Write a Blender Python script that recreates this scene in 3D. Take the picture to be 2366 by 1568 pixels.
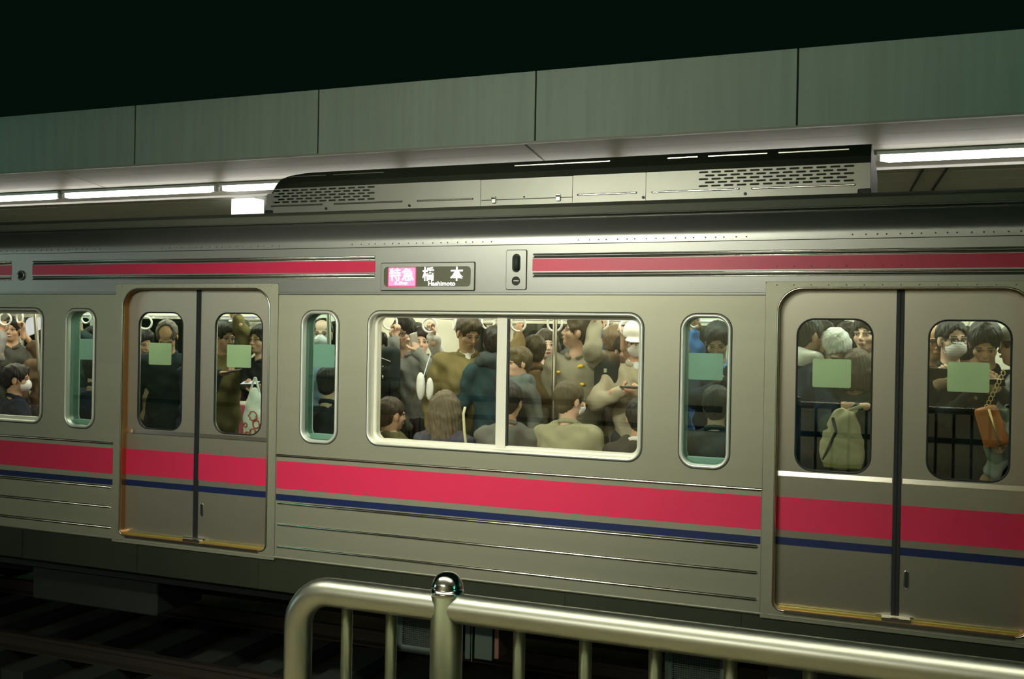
import bpy, math, random
import numpy as np
from mathutils import Vector, Matrix
from mathutils.geometry import tessellate_polygon

for _o in list(bpy.data.objects):
    bpy.data.objects.remove(_o)
SC = bpy.context.scene
COL = SC.collection
R = random.Random(7)
PI = math.pi

# ------------------------------------------------------------------ camera, world, lights, exposure
# world axes: x along the train, y away from the camera (train side at y = 0), z up from the rail head
YAW, PITCH, ROLL, FPX = 0.37491970, -0.00356155, 0.01777834, 2298.69
CAM = Vector((4.8388, -5.9286, 2.7119))
fwd = Vector((-math.sin(YAW), math.cos(YAW), 0)); right = Vector((math.cos(YAW), math.sin(YAW), 0)); up = Vector((0, 0, 1))
f2 = math.cos(PITCH) * fwd + math.sin(PITCH) * up
u2 = math.cos(PITCH) * up - math.sin(PITCH) * fwd
r3 = math.cos(ROLL) * right + math.sin(ROLL) * u2
u3 = math.cos(ROLL) * u2 - math.sin(ROLL) * right
cd = bpy.data.cameras.new('camera'); cam = bpy.data.objects.new('camera', cd); COL.objects.link(cam)
cam.matrix_world = Matrix(((r3.x, u3.x, -f2.x, CAM.x), (r3.y, u3.y, -f2.y, CAM.y), (r3.z, u3.z, -f2.z, CAM.z), (0, 0, 0, 1)))
cd.sensor_fit = 'HORIZONTAL'; cd.sensor_width = 36.0; cd.lens = 36.0 * FPX / 2366.0
cd.clip_start = 0.05; cd.clip_end = 200
SC.camera = cam

W = bpy.data.worlds.new('night'); SC.world = W; W.use_nodes = True
W.node_tree.nodes['Background'].inputs[0].default_value = (0.0012, 0.0046, 0.0026, 1)
W.node_tree.nodes['Background'].inputs[1].default_value = 1.0

SC.view_settings.view_transform = 'Standard'; SC.view_settings.look = 'None'
SC.view_settings.gamma = 1.0; SC.view_settings.use_curve_mapping = False
SC.view_settings.exposure = 0.0

def area(name, loc, size, power, color, aim):
    d = bpy.data.lights.new(name, 'AREA'); d.shape = 'RECTANGLE'; d.size, d.size_y = size
    d.energy = power; d.color = color
    o = bpy.data.objects.new(name, d); COL.objects.link(o); o.location = loc
    z = (Vector(loc) - Vector(aim)).normalized(); x = Vector((1, 0, 0)); y = z.cross(x).normalized()
    o.matrix_world = Matrix(((x.x, y.x, z.x, loc[0]), (x.y, y.y, z.y, loc[1]), (x.z, y.z, z.z, loc[2]), (0, 0, 0, 1)))
    return o
# fluorescent rows under the roof of the near platform plus added fill lights, behind and above the camera (each row throws light down and, weaker, up onto its ceiling)
def lamp_row(name, x0, x1, y, pw, col, spread=180, up=.8, aim=2.9, w=.2):
    o = area(name, ((x0 + x1) / 2, y, 4.42), (x1 - x0, w), pw, col, ((x0 + x1) / 2, y + 4.0, aim)); o.data.spread = math.radians(spread)
    if up: area(name + '_up', ((x0 + x1) / 2, y, 4.47), (x1 - x0, 0.16), pw * up, col, ((x0 + x1) / 2, y + .02, 9))
WARMW, TEALW = (1.0, 0.99, 0.82), (0.22, 1.0, 0.74)
lamp_row('platform_lamp_row', 1.0, 3.2, -4.7, 43, WARMW, 68, .5, 1.7)
edge = area('fascia_fill', (1.6, -4.6, 4.40), (2.4, 0.15), 12, WARMW, (1.5, 2.6, 4.75)); edge.data.spread = math.radians(75)  # added fill light aimed at the far fascia, no fixture there
area('ceiling_fill', (3.6, -4.9, 4.30), (5.0, 0.2), 95, WARMW, (3.6, -4.88, 9))  # unseen fill added to brighten the near ceiling mirrored in the rail
lamp_row('platform_lamp_row_back', -4.6, 4.3, -9.3, 19, WARMW, 54, .4)
area('wall_fill', (2.5, -9.5, 4.4), (5.0, 0.2), 75, WARMW, (2.5, -13.0, 2.6))  # fill light added to brighten the back wall for the glass veil
area('platform_lamp_row_left', (-14.4, -9.3, 3.9), (7.2, 0.6), 75, (1.0, 0.97, 1.0), (-4.0, 0.0, 3.3))
lamp_row('teal_fill_left', -22.0, -16.0, -7.5, 240, (0.16, 1.0, 0.72), 180, 0, 4.2, 2.6)  # added teal fill, tints the dim left end green
lamp_row('teal_fill_right', 13.0, 17.0, -6.5, 130, (0.14, 1.0, 0.68), 180, 0, 4.2, 2.6)  # added teal fill, same green tint for the right end

# ------------------------------------------------------------------ materials
MATS = {}
def mat(name, col, rough=0.6, metal=0.0, bump=0.0, scale=40.0, var=0.0, vscale=3.0, emit=None, estr=0.0, stretch=None, spec=0.5, aniso=0.0):
    if name in MATS: return MATS[name]
    m = bpy.data.materials.new(name); m.use_nodes = True; MATS[name] = m
    nt = m.node_tree; b = nt.nodes['Principled BSDF']
    b.inputs['Base Color'].default_value = (*col, 1); b.inputs['Roughness'].default_value = rough
    b.inputs['Metallic'].default_value = metal; b.inputs['Specular IOR Level'].default_value = spec
    if aniso:
        b.inputs['Anisotropic'].default_value = abs(aniso); b.inputs['Anisotropic Rotation'].default_value = 0.0 if aniso > 0 else 0.25
        cx = nt.nodes.new('ShaderNodeCombineXYZ'); cx.inputs[0].default_value = 1.0; nt.links.new(cx.outputs[0], b.inputs['Tangent'])
    if emit: b.inputs['Emission Color'].default_value = (*emit, 1); b.inputs['Emission Strength'].default_value = estr
    if bump or var:
        tc = nt.nodes.new('ShaderNodeTexCoord'); mp = nt.nodes.new('ShaderNodeMapping')
        nt.links.new(tc.outputs['Object'], mp.inputs[0])
        if stretch: mp.inputs['Scale'].default_value = stretch
    if bump:
        n = nt.nodes.new('ShaderNodeTexNoise'); n.inputs['Scale'].default_value = scale; n.inputs['Detail'].default_value = 4
        bp = nt.nodes.new('ShaderNodeBump'); bp.inputs['Strength'].default_value = bump; bp.inputs['Distance'].default_value = 0.004
        nt.links.new(mp.outputs[0], n.inputs['Vector']); nt.links.new(n.outputs['Fac'], bp.inputs['Height'])
        nt.links.new(bp.outputs[0], b.inputs['Normal'])
    if var:
        n2 = nt.nodes.new('ShaderNodeTexNoise'); n2.inputs['Scale'].default_value = vscale; n2.inputs['Detail'].default_value = 5
        nt.links.new(mp.outputs[0], n2.inputs['Vector'])
        mx = nt.nodes.new('ShaderNodeMix'); mx.data_type = 'RGBA'
        mx.inputs['A'].default_value = (*[c * (1 - var) for c in col], 1); mx.inputs['B'].default_value = (*[min(1, c * (1 + var)) for c in col], 1)
        nt.links.new(n2.outputs['Fac'], mx.inputs['Factor']); nt.links.new(mx.outputs['Result'], b.inputs['Base Color'])
    return m

def glass(name, tint, refl=1.0):
    """clear pane: see-through, with a mirror reflection that grows towards grazing angles"""
    m = bpy.data.materials.new(name); m.use_nodes = True; nt = m.node_tree; nt.nodes.clear()
    out = nt.nodes.new('ShaderNodeOutputMaterial'); mix = nt.nodes.new('ShaderNodeMixShader')
    tr = nt.nodes.new('ShaderNodeBsdfTransparent'); tr.inputs[0].default_value = (*tint, 1)
    gl = nt.nodes.new('ShaderNodeBsdfGlossy'); gl.inputs['Roughness'].default_value = 0.012; gl.inputs[0].default_value = (refl, refl, refl, 1)
    lw = nt.nodes.new('ShaderNodeLayerWeight'); lw.inputs[0].default_value = 0.5
    pw = nt.nodes.new('ShaderNodeMath'); pw.operation = 'POWER'; pw.inputs[1].default_value = 5.0
    ma = nt.nodes.new('ShaderNodeMath'); ma.operation = 'MULTIPLY_ADD'; ma.inputs[1].default_value = 0.93; ma.inputs[2].default_value = 0.08
    nt.links.new(lw.outputs['Facing'], pw.inputs[0]); nt.links.new(pw.outputs[0], ma.inputs[0]); nt.links.new(ma.outputs[0], mix.inputs[0])
    nt.links.new(tr.outputs[0], mix.inputs[1]); nt.links.new(gl.outputs[0], mix.inputs[2])
    nt.links.new(mix.outputs[0], out.inputs[0]); MATS[name] = m; return m
def sheet(name, col, k=.5):
    """thin film sticker: part diffuse, part lit through from the car"""
    m = bpy.data.materials.new(name); m.use_nodes = True; nt = m.node_tree; nt.nodes.clear()
    out = nt.nodes.new('ShaderNodeOutputMaterial'); mix = nt.nodes.new('ShaderNodeMixShader'); mix.inputs[0].default_value = k
    d = nt.nodes.new('ShaderNodeBsdfDiffuse'); t = nt.nodes.new('ShaderNodeBsdfTranslucent')
    d.inputs[0].default_value = t.inputs[0].default_value = (*col, 1)
    nt.links.new(d.outputs[0], mix.inputs[1]); nt.links.new(t.outputs[0], mix.inputs[2]); nt.links.new(mix.outputs[0], out.inputs[0]); MATS[name] = m; return m

STEEL = mat('brushed_steel', (0.40, 0.405, 0.305), 0.50, 0.74, 0.03, 90, 0.08, 1.2, stretch=(0.6, 1, 8), aniso=0.5)
STEEL_DOOR = mat('door_steel', (0.52, 0.50, 0.41), 0.42, 0.88, 0.04, 120, 0.05, 1.5, aniso=0.6)
STEEL_UP = mat('cantrail_steel', (0.32, 0.33, 0.305), 0.36, 0.80, 0.03, 14, 0.08, 2.0, stretch=(1, 1, 3), aniso=0.5)
STEEL_BRIGHT = mat('polished_steel', (0.74, 0.72, 0.63), 0.24, 1.0)
STEEL_RAIL = mat('railing_steel', (0.62, 0.64, 0.55), 0.36, 1.0)
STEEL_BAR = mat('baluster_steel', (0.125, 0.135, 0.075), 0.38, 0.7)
STEEL_DOME = mat('cap_steel', (0.75, 0.75, 0.74), 0.12, 1.0)
STEEL_AC = mat('air_conditioner_steel', (0.36, 0.37, 0.32), 0.44, 0.75, 0.08, 6, 0.12, 2.5)
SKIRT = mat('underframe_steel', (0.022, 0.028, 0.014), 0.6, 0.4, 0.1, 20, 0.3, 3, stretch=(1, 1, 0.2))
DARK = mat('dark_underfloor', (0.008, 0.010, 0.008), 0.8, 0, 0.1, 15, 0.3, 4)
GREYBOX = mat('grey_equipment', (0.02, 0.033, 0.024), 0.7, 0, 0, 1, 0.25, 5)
RUST = mat('rust_brown', (0.08, 0.035, 0.02), 0.85)
ROOF = mat('roof_grey', (0.11, 0.12, 0.085), 0.7, 0.1, 0.1, 30, 0.2, 2)
BLACK = mat('black_rubber', (0.008, 0.012, 0.012), 0.5)
PINK = mat('pink_band', (0.62, 0.025, 0.085), 0.36, 0.0, 0.02, 30, 0.06, 2)
NAVY = mat('navy_band', (0.006, 0.016, 0.075), 0.4)
SEALANT = mat('dark_joint', (0.02, 0.025, 0.015), 0.7)
ALU = mat('window_aluminium', (0.78, 0.79, 0.70), 0.38, 0.6)
SASH = mat('cream_sash', (0.66, 0.66, 0.55), 0.45, 0.1)
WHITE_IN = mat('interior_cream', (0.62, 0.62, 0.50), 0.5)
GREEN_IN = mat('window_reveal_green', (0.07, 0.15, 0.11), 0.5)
FLOOR_IN = mat('interior_floor', (0.16, 0.15, 0.12), 0.7)
SEAT_M = mat('seat_moquette', (0.25, 0.04, 0.06), 0.9, 0, 0.2, 200)
STICKER = sheet('green_sticker', (0.68, 0.77, 0.60), .5)
STICKER_T = sheet('teal_sticker', (0.60, 0.72, 0.65), .5)
BRASS = mat('yellow_brass', (0.45, 0.36, 0.05), 0.4, 0.6)
GLASS_BIG = glass('clear_glass', (0.98, 0.985, 0.95))
GLASS_DOOR = glass('door_glass', (0.86, 0.92, 0.87))
GLASS_TINT = glass('tinted_glass', (0.78, 0.89, 0.86))
LED_OFF = mat('led_panel', (0.10, 0.105, 0.06), 0.35)
LED_PINK = mat('led_pink', (0.8, 0.1, 0.3), 0.5, emit=(1.0, 0.30, 0.46), estr=1.1)
LED_RED = mat('led_red_edge', (0.6, 0.02, 0.1), 0.5, emit=(0.9, 0.06, 0.16), estr=0.9)
LED_WHITE = mat('led_white', (1, 1, 1), 0.5, emit=(1.0, 0.93, 0.93), estr=2.6)
TUBE = mat('lit_tube', (1, 1, 1), 0.5, emit=(1.0, 0.95, 0.90), estr=10.0)
ORANGE_METAL = mat('orange_metal', (0.50, 0.25, 0.09), 0.28, 0.85)
INLIGHT = mat('interior_tube', (1, 1, 1), 0.5, emit=(1.0, 1.0, 0.86), estr=21.0)
SIGNWHITE = mat('lit_sign_box', (0.9, 0.9, 0.9), 0.5, emit=(1, 1, 0.98), estr=1.3)
FASCIA = mat('fascia_paint', (0.56, 0.64, 0.54), 0.62, 0, 0.05, 30, 0.16, 2.2, stretch=(6, 1, 0.35))
CEIL = mat('canopy_ceiling', (0.52, 0.52, 0.41), 0.55, 0, 0.03, 20, 0.05, 2)
CEIL_EDGE = mat('ceiling_trim', (0.62, 0.62, 0.58), 0.4)
CONC = mat('platform_concrete', (0.42, 0.38, 0.24), 0.9, 0, 0.3, 30, 0.2, 3)
TILE = mat('wall_tile_beige', (0.56, 0.52, 0.34), 0.5, 0, 0, 1, 0.05, 4)
CEIL_NEAR = mat('near_ceiling', (0.66, 0.67, 0.62), 0.7)
BALLAST = mat('track_ballast', (0.02, 0.022, 0.018), 0.95, 0, 0.8, 18, 0.6, 30)
SLEEPER_M = mat('sleeper_concrete', (0.018, 0.022, 0.018), 0.9, 0, 0.3, 30)
RAIL_M = mat('rail_steel', (0.05, 0.04, 0.03), 0.5, 0.5)
STRAP_RING = mat('white_strap_ring', (0.86, 0.86, 0.82), 0.35)
STRAP_BAND = mat('strap_webbing', (0.55, 0.55, 0.48), 0.8)
POLE_IN = mat('grab_pole_steel', (0.22, 0.21, 0.17), 0.35, 0.8)

# ------------------------------------------------------------------ mesh helpers
def link(name, verts, faces, m, parent=None, smooth=False, label=None, mats=None, fmat=None):
    me = bpy.data.meshes.new(name); me.from_pydata([tuple(v) for v in verts], [], [tuple(f) for f in faces])
    for mm in (mats or [m]): me.materials.append(mm)
    if fmat is not None: me.polygons.foreach_set('material_index', fmat)
    if smooth: me.polygons.foreach_set('use_smooth', [True] * len(me.polygons))
    me.update()
    o = bpy.data.objects.new(name, me); COL.objects.link(o)
    if parent is not None: o.parent = parent; o.matrix_parent_inverse = Matrix.Translation(-Vector(parent_loc(parent)))
    if label: o['label'] = label
    return o
def parent_loc(p): return p.location
def tag(o, label, cat, group=None, kind=None):
    if label: o['label'] = label
    if cat: o['category'] = cat
    if group: o['group'] = group
    if kind: o['kind'] = kind
    return o
def empty(name, loc, label, cat, group=None):
    o = bpy.data.objects.new(name, None); COL.objects.link(o); o.location = loc; o.empty_display_size = 0.1
    return tag(o, label, cat, group)
def clone(o, parent, dx=(0, 0, 0)):
    mpi = o.matrix_parent_inverse.copy(); c = o.copy(); COL.objects.link(c); c.parent = parent; c.matrix_parent_inverse = mpi
    c.location = o.location + Vector(dx)
    return c

class MB:
    def __init__(s): s.v = []; s.f = []
    def add(s, v, f):
        n = len(s.v); s.v += [tuple(p) for p in v]; s.f += [tuple(i + n for i in q) for q in f]; return s
    def box(s, x0, x1, y0, y1, z0, z1, c=0.0):
        if c <= 0:
            v = [(x, y, z) for x in (x0, x1) for y in (y0, y1) for z in (z0, z1)]
            return s.add(v, [(0, 1, 3, 2), (4, 6, 7, 5), (0, 4, 5, 1), (2, 3, 7, 6), (0, 2, 6, 4), (1, 5, 7, 3)])
        # chamfered along x-z outline on both y faces
        o = rrect(x0, x1, z0, z1, c, 2); i = rrect(x0 + c * .5, x1 - c * .5, z0 + c * .5, z1 - c * .5, c * .6, 2)
        n = len(o)
        rings = [[(p[0], y0, p[1]) for p in i], [(p[0], y0 + c * .5, p[1]) for p in o], [(p[0], y1 - c * .5, p[1]) for p in o], [(p[0], y1, p[1]) for p in i]]
        v = [p for r in rings for p in r]; f = []
        for k in range(3):
            for j in range(n): f.append((k * n + j, k * n + (j + 1) % n, (k + 1) * n + (j + 1) % n, (k + 1) * n + j))
        f.append(tuple(range(n))[::-1] if False else tuple(range(n))); f.append(tuple(3 * n + j for j in reversed(range(n))))
        return s.add(v, f)
    def tube(s, pts, r, n=12, cap=True, radii=None):
        pts = [Vector(p) for p in pts]; rings = []; N = len(pts)
        t0 = (pts[1] - pts[0]).normalized(); a = Vector((0, 0, 1)) if abs(t0.z) < .9 else Vector((1, 0, 0))
        u = t0.cross(a).normalized()
        for i, p in enumerate(pts):
            t = ((pts[min(i + 1, N - 1)] - pts[max(i - 1, 0)])).normalized()
            u = (u - t * u.dot(t)).normalized(); w = t.cross(u); rr = radii[i] if radii else r
            rings += [p + (u * math.cos(2 * PI * k / n) + w * math.sin(2 * PI * k / n)) * rr for k in range(n)]
        f = [(i * n + k, i * n + (k + 1) % n, (i + 1) * n + (k + 1) % n, (i + 1) * n + k) for i in range(N - 1) for k in range(n)]
        if cap: f += [tuple(reversed(range(n))), tuple((N - 1) * n + k for k in range(n))]
        return s.add(rings, f)
    def out(s, name, m, parent=None, smooth=False, label=None): return link(name, s.v, s.f, m, parent, smooth, label)

def rrect(x0, x1, z0, z1, r, n=8, rb=None):
    """rounded rectangle in x-z, counter-clockwise seen from -y; r for the top corners, rb for the bottom ones"""
    rb = r if rb is None else rb; pts = []
    for cx, cz, a0, q in ((x1 - r, z1 - r, 0, r), (x0 + r, z1 - r, 90, r), (x0 + rb, z0 + rb, 180, rb), (x1 - rb, z0 + rb, 270, rb)):
        for k in range(n + 1):
            a = math.radians(a0 + 90 * k / n); pts.append((cx + q * math.cos(a), cz + q * math.sin(a)))
    return pts

def plate(name, outer, holes, y0, y1, m, parent, label=None, smooth=False):
    """flat plate in x-z from y0 (front) to y1 with holes cut through"""
    polys = [[Vector((p[0], p[1], 0)) for p in outer]] + [[Vector((p[0], p[1], 0)) for p in h] for h in holes]
    tri = tessellate_polygon(polys); flat = [p for q in polys for p in q]; n = len(flat)
    v = [(p.x, y0, p.y) for p in flat] + [(p.x, y1, p.y) for p in flat]; f = []
    for t in tri:
        a, b, c = (flat[i] for i in t); s = (b - a).cross(c - a).z
        t = t if s > 0 else t[::-1]
        f.append(tuple(t)); f.append(tuple(i + n for i in reversed(t)))
    k = 0
    for q in polys:
        L = len(q)
        for i in range(L):
            a, b = k + i, k + (i + 1) % L; f.append((a, a + n, b + n, b))
        k += L
    return link(name, v, f, m, parent, smooth, label)

def rim(name, x0, x1, z0, z1, r, prof, m, parent, n=8, rb=None, label=None, closed=False):
    """a frame swept round a rounded rectangle; prof is [(outward offset, y)]"""
    v = []; f = []; L = 0
    for o, y in prof:
        q = rrect(x0 - o, x1 + o, z0 - o, z1 + o, max(r + o, .002), n, None if rb is None else max(rb + o, .002)); L = len(q)
        v += [(p[0], y, p[1]) for p in q]
    K = len(prof)
    for k in range(K - 1 + (1 if closed else 0)):
        for i in range(L): f.append((k * L + i, k * L + (i + 1) % L, ((k + 1) % K) * L + (i + 1) % L, ((k + 1) % K) * L + i))
    return link(name, v, f, m, parent, True, label)

def slab(name, outline, y0, y1, m, parent, label=None):
    return plate(name, outline, [], y0, y1, m, parent, label)

def extrude_x(name, prof, x0, x1, m, parent, smooth=True, thick=0.0, label=None):
    """open profile [(y, z)] swept along x"""
    n = len(prof); v = [(x0, y, z) for y, z in prof] + [(x1, y, z) for y, z in prof]
    f = [(i, i + 1, n + i + 1, n + i) for i in range(n - 1)]
    return link(name, v, f, m, parent, smooth, label)

def ribbon(name, x0, x1, z0, z1, y, m, parent, t=0.0015, label=None):
    return MB().box(x0, x1, y - t, y + t * .5, z0, z1).out(name, m, parent, False, label)

def bead(name, x0, x1, z, m, parent, h=0.012, d=0.007, y=0.0):
    """a pressed half-round rib along x with tapered ends"""
    prof = [(0, -h), (-d * .8, -h * .55), (-d, 0), (-d * .8, h * .55), (0, h)]
    v = []; f = []; xs = (x0, x0 + h, x1 - h, x1); sc = (0.02, 1, 1, 0.02)
    for x, s_ in zip(xs, sc): v += [(x, y + a * s_ - (0.0005), z + b * s_) for a, b in prof]
    for k in range(3):
        for i in range(4): f.append((k * 5 + i, k * 5 + i + 1, (k + 1) * 5 + i + 1, (k + 1) * 5 + i))
    return link(name, v, f, m, parent, True)
# ------------------------------------------------------------------ the setting
gr = MB().box(-16, 22, -3.8, 2.85, -0.60, -0.28).out('ground', BALLAST); gr['kind'] = 'structure'
tag(gr, 'dark ballast bed of the two tracks below the train', None)
fl = empty('floor', (3, -7.0, 1.05), 'grey concrete platform slab on which the steel railing stands', None); fl['kind'] = 'structure'
MB().box(-16, 22, -12, -3.82, 0.0, 0.93).out('platform_wall', CONC, fl)
for k in range(19):
    MB().box(-16 + 2 * k + .006, -14 + 2 * k - .006, -12, -3.72, 0.93, 1.05).out('edge_slab', CONC, fl)
fp = MB().box(-16, 22, 2.95, 9.5, -0.28, 1.05).out('floor_far', CONC); fp['kind'] = 'structure'
tag(fp, 'concrete platform slab on the far side of the train', None)
rng = random.Random(3)
gv, gf = [], []
for k in range(2600):   # loose ballast stones that catch a little light between the tracks
    x = rng.uniform(-6, 8); y = rng.uniform(-3.6, 2.6); s = rng.uniform(.02, .05); z = -0.28 + s * .3
    if abs(abs(y + 1.9) - 0) < 1.2 or abs(y - 1.4) < 1.2: continue
    n = len(gv); a = rng.uniform(0, PI)
    pts = [(math.cos(a + q * PI / 2) * s * rng.uniform(.6, 1.1), math.sin(a + q * PI / 2) * s * rng.uniform(.6, 1.1)) for q in range(4)]
    gv += [(x + p[0], y + p[1], z) for p in pts] + [(x + rng.uniform(-.3, .3) * s, y, z + s * rng.uniform(.5, .9))]
    gf += [(n, n + 1, n + 4), (n + 1, n + 2, n + 4), (n + 2, n + 3, n + 4), (n + 3, n, n + 4)]
st = link('ballast_stones', gv, gf, BALLAST); tag(st, 'loose grey ballast stones lying between the dark rails', 'ballast', None, 'stuff')
for ty, lab in ((-1.9, 'empty railway track between the near platform and the train'), (1.4, 'railway track under the standing train')):
    t = empty('railway_track', (2.4, ty, -0.28), lab, 'track')
    for s_ in (-1, 1):
        prof = [(-.06, -.14), (.06, -.14), (.06, -.125), (.01, -.11), (.01, -.04), (.033, -.03), (.033, 0), (-.033, 0), (-.033, -.03), (-.01, -.04), (-.01, -.11), (-.06, -.125)]
        v = [(x, ty + s_ * .7 + a, b - .001) for x in (-16, 22) for a, b in prof]; n = len(prof)
        link('rail', v, [(i, (i + 1) % n, n + (i + 1) % n, n + i) for i in range(n)], RAIL_M, t)
    first = None
    for k in range(24):
        if first is None: first = MB().box(-4.6, -4.36, ty - 1.15, ty + 1.15, -.30, -.14).out('sleeper', SLEEPER_M, t)
        else: clone(first, t, (.62 * k, 0, 0))

cn = MB().box(-20, 22, -14, -4.0, 4.725, 4.80).out('ceiling_near', CEIL_NEAR); cn['kind'] = 'structure'
tag(cn, 'pale roof ceiling over the near platform above the camera', None)
wb = MB().box(-16, 20, -13.3, -13.1, 1.05, 4.72).out('wall_back', TILE); wb['kind'] = 'structure'  # unseen wall added so the panes pick up a bright reflection
tag(wb, 'beige wall added behind the camera to veil the window glass by reflection', None)
hr = empty('handrail', (-3.4, -7.2, 1.05), 'dark handrail hoop on the near platform mirrored faintly in the big window', 'handrail')
hx0, hx1, hy, hz = -3.788, -1.310, -7.2, 2.032
MB().tube([(hx0, hy, hz), (hx1 - .16, hy, hz)] + [(hx1 - .16 + .16 * math.sin(math.radians(a)), hy, hz - .16 + .16 * math.cos(math.radians(a))) for a in range(15, 91, 15)] + [(hx1, hy, 1.05)], .028, 12).out('top_rail', SKIRT, hr, True)
for k in range(3): MB().tube([(hx1 - .62 - 1.2 * k, hy, 1.05), (hx1 - .62 - 1.2 * k, hy, hz + .05)], .026, 12).out('post', ORANGE_METAL, hr, True)
for k in range(9): MB().tube([(hx1 - .17 * (k + 1) - .02, hy, 1.05), (hx1 - .17 * (k + 1) - .02, hy, hz)], .010, 8).out('baluster', SKIRT, hr, True)
lb = MB().tube([(-2.310, hy - .5, 1.757), (2.551, hy - .5, 1.757)], .045, 12).out('lower_bar', SKIRT, hr, True)
# canopy of the far platform: fascia of painted panels, sloping ceiling of long planks
tr = empty('trim_1', (2.4, 2.62, 4.49), 'grey green painted fascia of the platform roof above the train', None); tr['kind'] = 'structure'
for k in range(-4, 6):
    x0 = -0.64 + 2.312 * k
    MB().box(x0 + .008, x0 + 2.304, 2.600, 2.635, 4.495, 5.135, .004).out('fascia_panel', FASCIA, tr)
    MB().box(x0 + 2.298, x0 + 2.318, 2.612, 2.64, 4.495, 5.13).out('joint_strip', SEALANT, tr)
MB().box(-9.9, 13.2, 2.598, 2.64, 4.478, 4.496).out('lower_lip', CEIL, tr)
ce = empty('ceiling', (2.4, 4.5, 4.3), 'pale sloping ceiling of the platform roof with long narrow planks', None); ce['kind'] = 'structure'
def zc(y): return 4.49 - 0.115 * (y - 2.62)
edges = [-9.75, -4.1, 1.55, 7.2, 12.9]
for i in range(4):
    for k in range(12):
        y0 = 2.64 + .3 * k; y1 = y0 + .296
        if y0 > 3.92: y0 += .02; y1 += .02
        v = [(x, y, zc(y) + dz) for dz in (0, .02) for y in (y0, y1) for x in (edges[i] + .012, edges[i + 1] - .012)]
        link('ceiling_plank', v, [(0, 2, 3, 1), (4, 5, 7, 6), (0, 1, 5, 4), (2, 6, 7, 3), (0, 4, 6, 2), (1, 3, 7, 5)], CEIL, ce)
v = [(x, y, zc(y) + .022) for y in (2.63, 6.4) for x in (-9.9, 13.2)]
link('ceiling_backing', v, [(0, 2, 3, 1)], SEALANT, ce)
MB().box(-9.9, 13.2, 3.93, 3.965, zc(3.95) - .022, zc(3.95) + .01).out('ceiling_trim_bar', CEIL_EDGE, ce)
MB().box(-9.9, 13.2, 2.64, 9.4, 5.06, 5.125).out('roof_deck', ROOF, ce)
MB().box(-9.9, 13.2, 6.3, 6.36, 3.6, 5.16).out('beam', CEIL, ce)
xs = [-9.54 + 2.35 * k for k in range(9)]
seq = {0: 'lit fluorescent tube beyond the left picture edge, first of the row', 4: 'lit fluorescent tube behind the middle of the air conditioner', 5: 'lit fluorescent tube behind the right end of the air conditioner', 7: 'lit fluorescent tube beyond the right picture edge', 8: 'lit fluorescent tube beyond the right picture edge, last of the row', 1: 'lit fluorescent tube under the roof at the far left edge', 2: 'lit fluorescent tube, second from the left under the roof', 3: 'lit fluorescent tube running behind the left end of the air conditioner', 6: 'lit fluorescent tube right of the air conditioner at the picture edge'}
for k, x in enumerate(xs):
    a, b = (x + .03, x + 2.32)
    z = zc(3.45) - .05
    t = empty('fluorescent_lamp', (x + 1.17, 3.45, z), seq.get(k, 'lit fluorescent tube of the platform roof beyond the picture edge'), 'lamp', 'fluorescent lamps under the platform roof')
    MB().tube([(a + .02, 3.45, z - .01), (a + .1, 3.45, z - .01), (b - .1, 3.45, z - .01), (b - .02, 3.45, z - .01)], .034, 12, True, [.018, .034, .034, .018]).out('tube', TUBE, t, True)
    MB().box(a, b, 3.40, 3.50, z + .02, zc(3.45)).out('housing', CEIL_EDGE, t)
    for e in (a, b - .03): MB().box(e, e + .03, 3.425, 3.475, z - .035, z + .03, .006).out('socket', CEIL_EDGE, t)
sb = empty('sign_box', (-2.57, 4.1, 3.85), 'white glowing sign box hanging from the roof left of the air conditioner', 'sign')
MB().box(-2.74, -2.578, 4.0, 4.2, 3.85, 4.305, .004).out('front_panel', SIGNWHITE, sb)
MB().box(-2.570, -2.41, 4.0, 4.2, 3.85, 4.305, .004).out('front_panel', SIGNWHITE, sb)
MB().box(-2.72, -2.43, 4.03, 4.17, 4.305, zc(4.1) + .01).out('hanger', CEIL_EDGE, sb)
# thin hanger wires right of the air conditioner
for x, lab in ((4.985, 'thin dark hanger rod under the roof right of the air conditioner, left one'), (5.19, 'thin dark hanger rod under the roof right of the air conditioner, right one')):
    o = MB().tube([(x, 3.96, zc(3.96) - .01), (x - .09, 4.62, zc(4.62) - .012), (x - .12, 4.9, zc(4.9) - .01)], .011, 8).out('hanger_rod', SEALANT); tag(o, lab, 'rod')

# ------------------------------------------------------------------ the train
T = empty('train_car', (2.41, 1.4, 0.0), 'stainless steel commuter train with pink and navy bands at the platform', 'train')
Z0, ZS, ZT = 1.125, 2.972, 3.295
DOORS = (-4.82, 0.0, 4.82, 9.64)
BAYS = (-2.41, 2.41, 7.23)
HW = 0.731                                     # half width of a door surround

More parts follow.
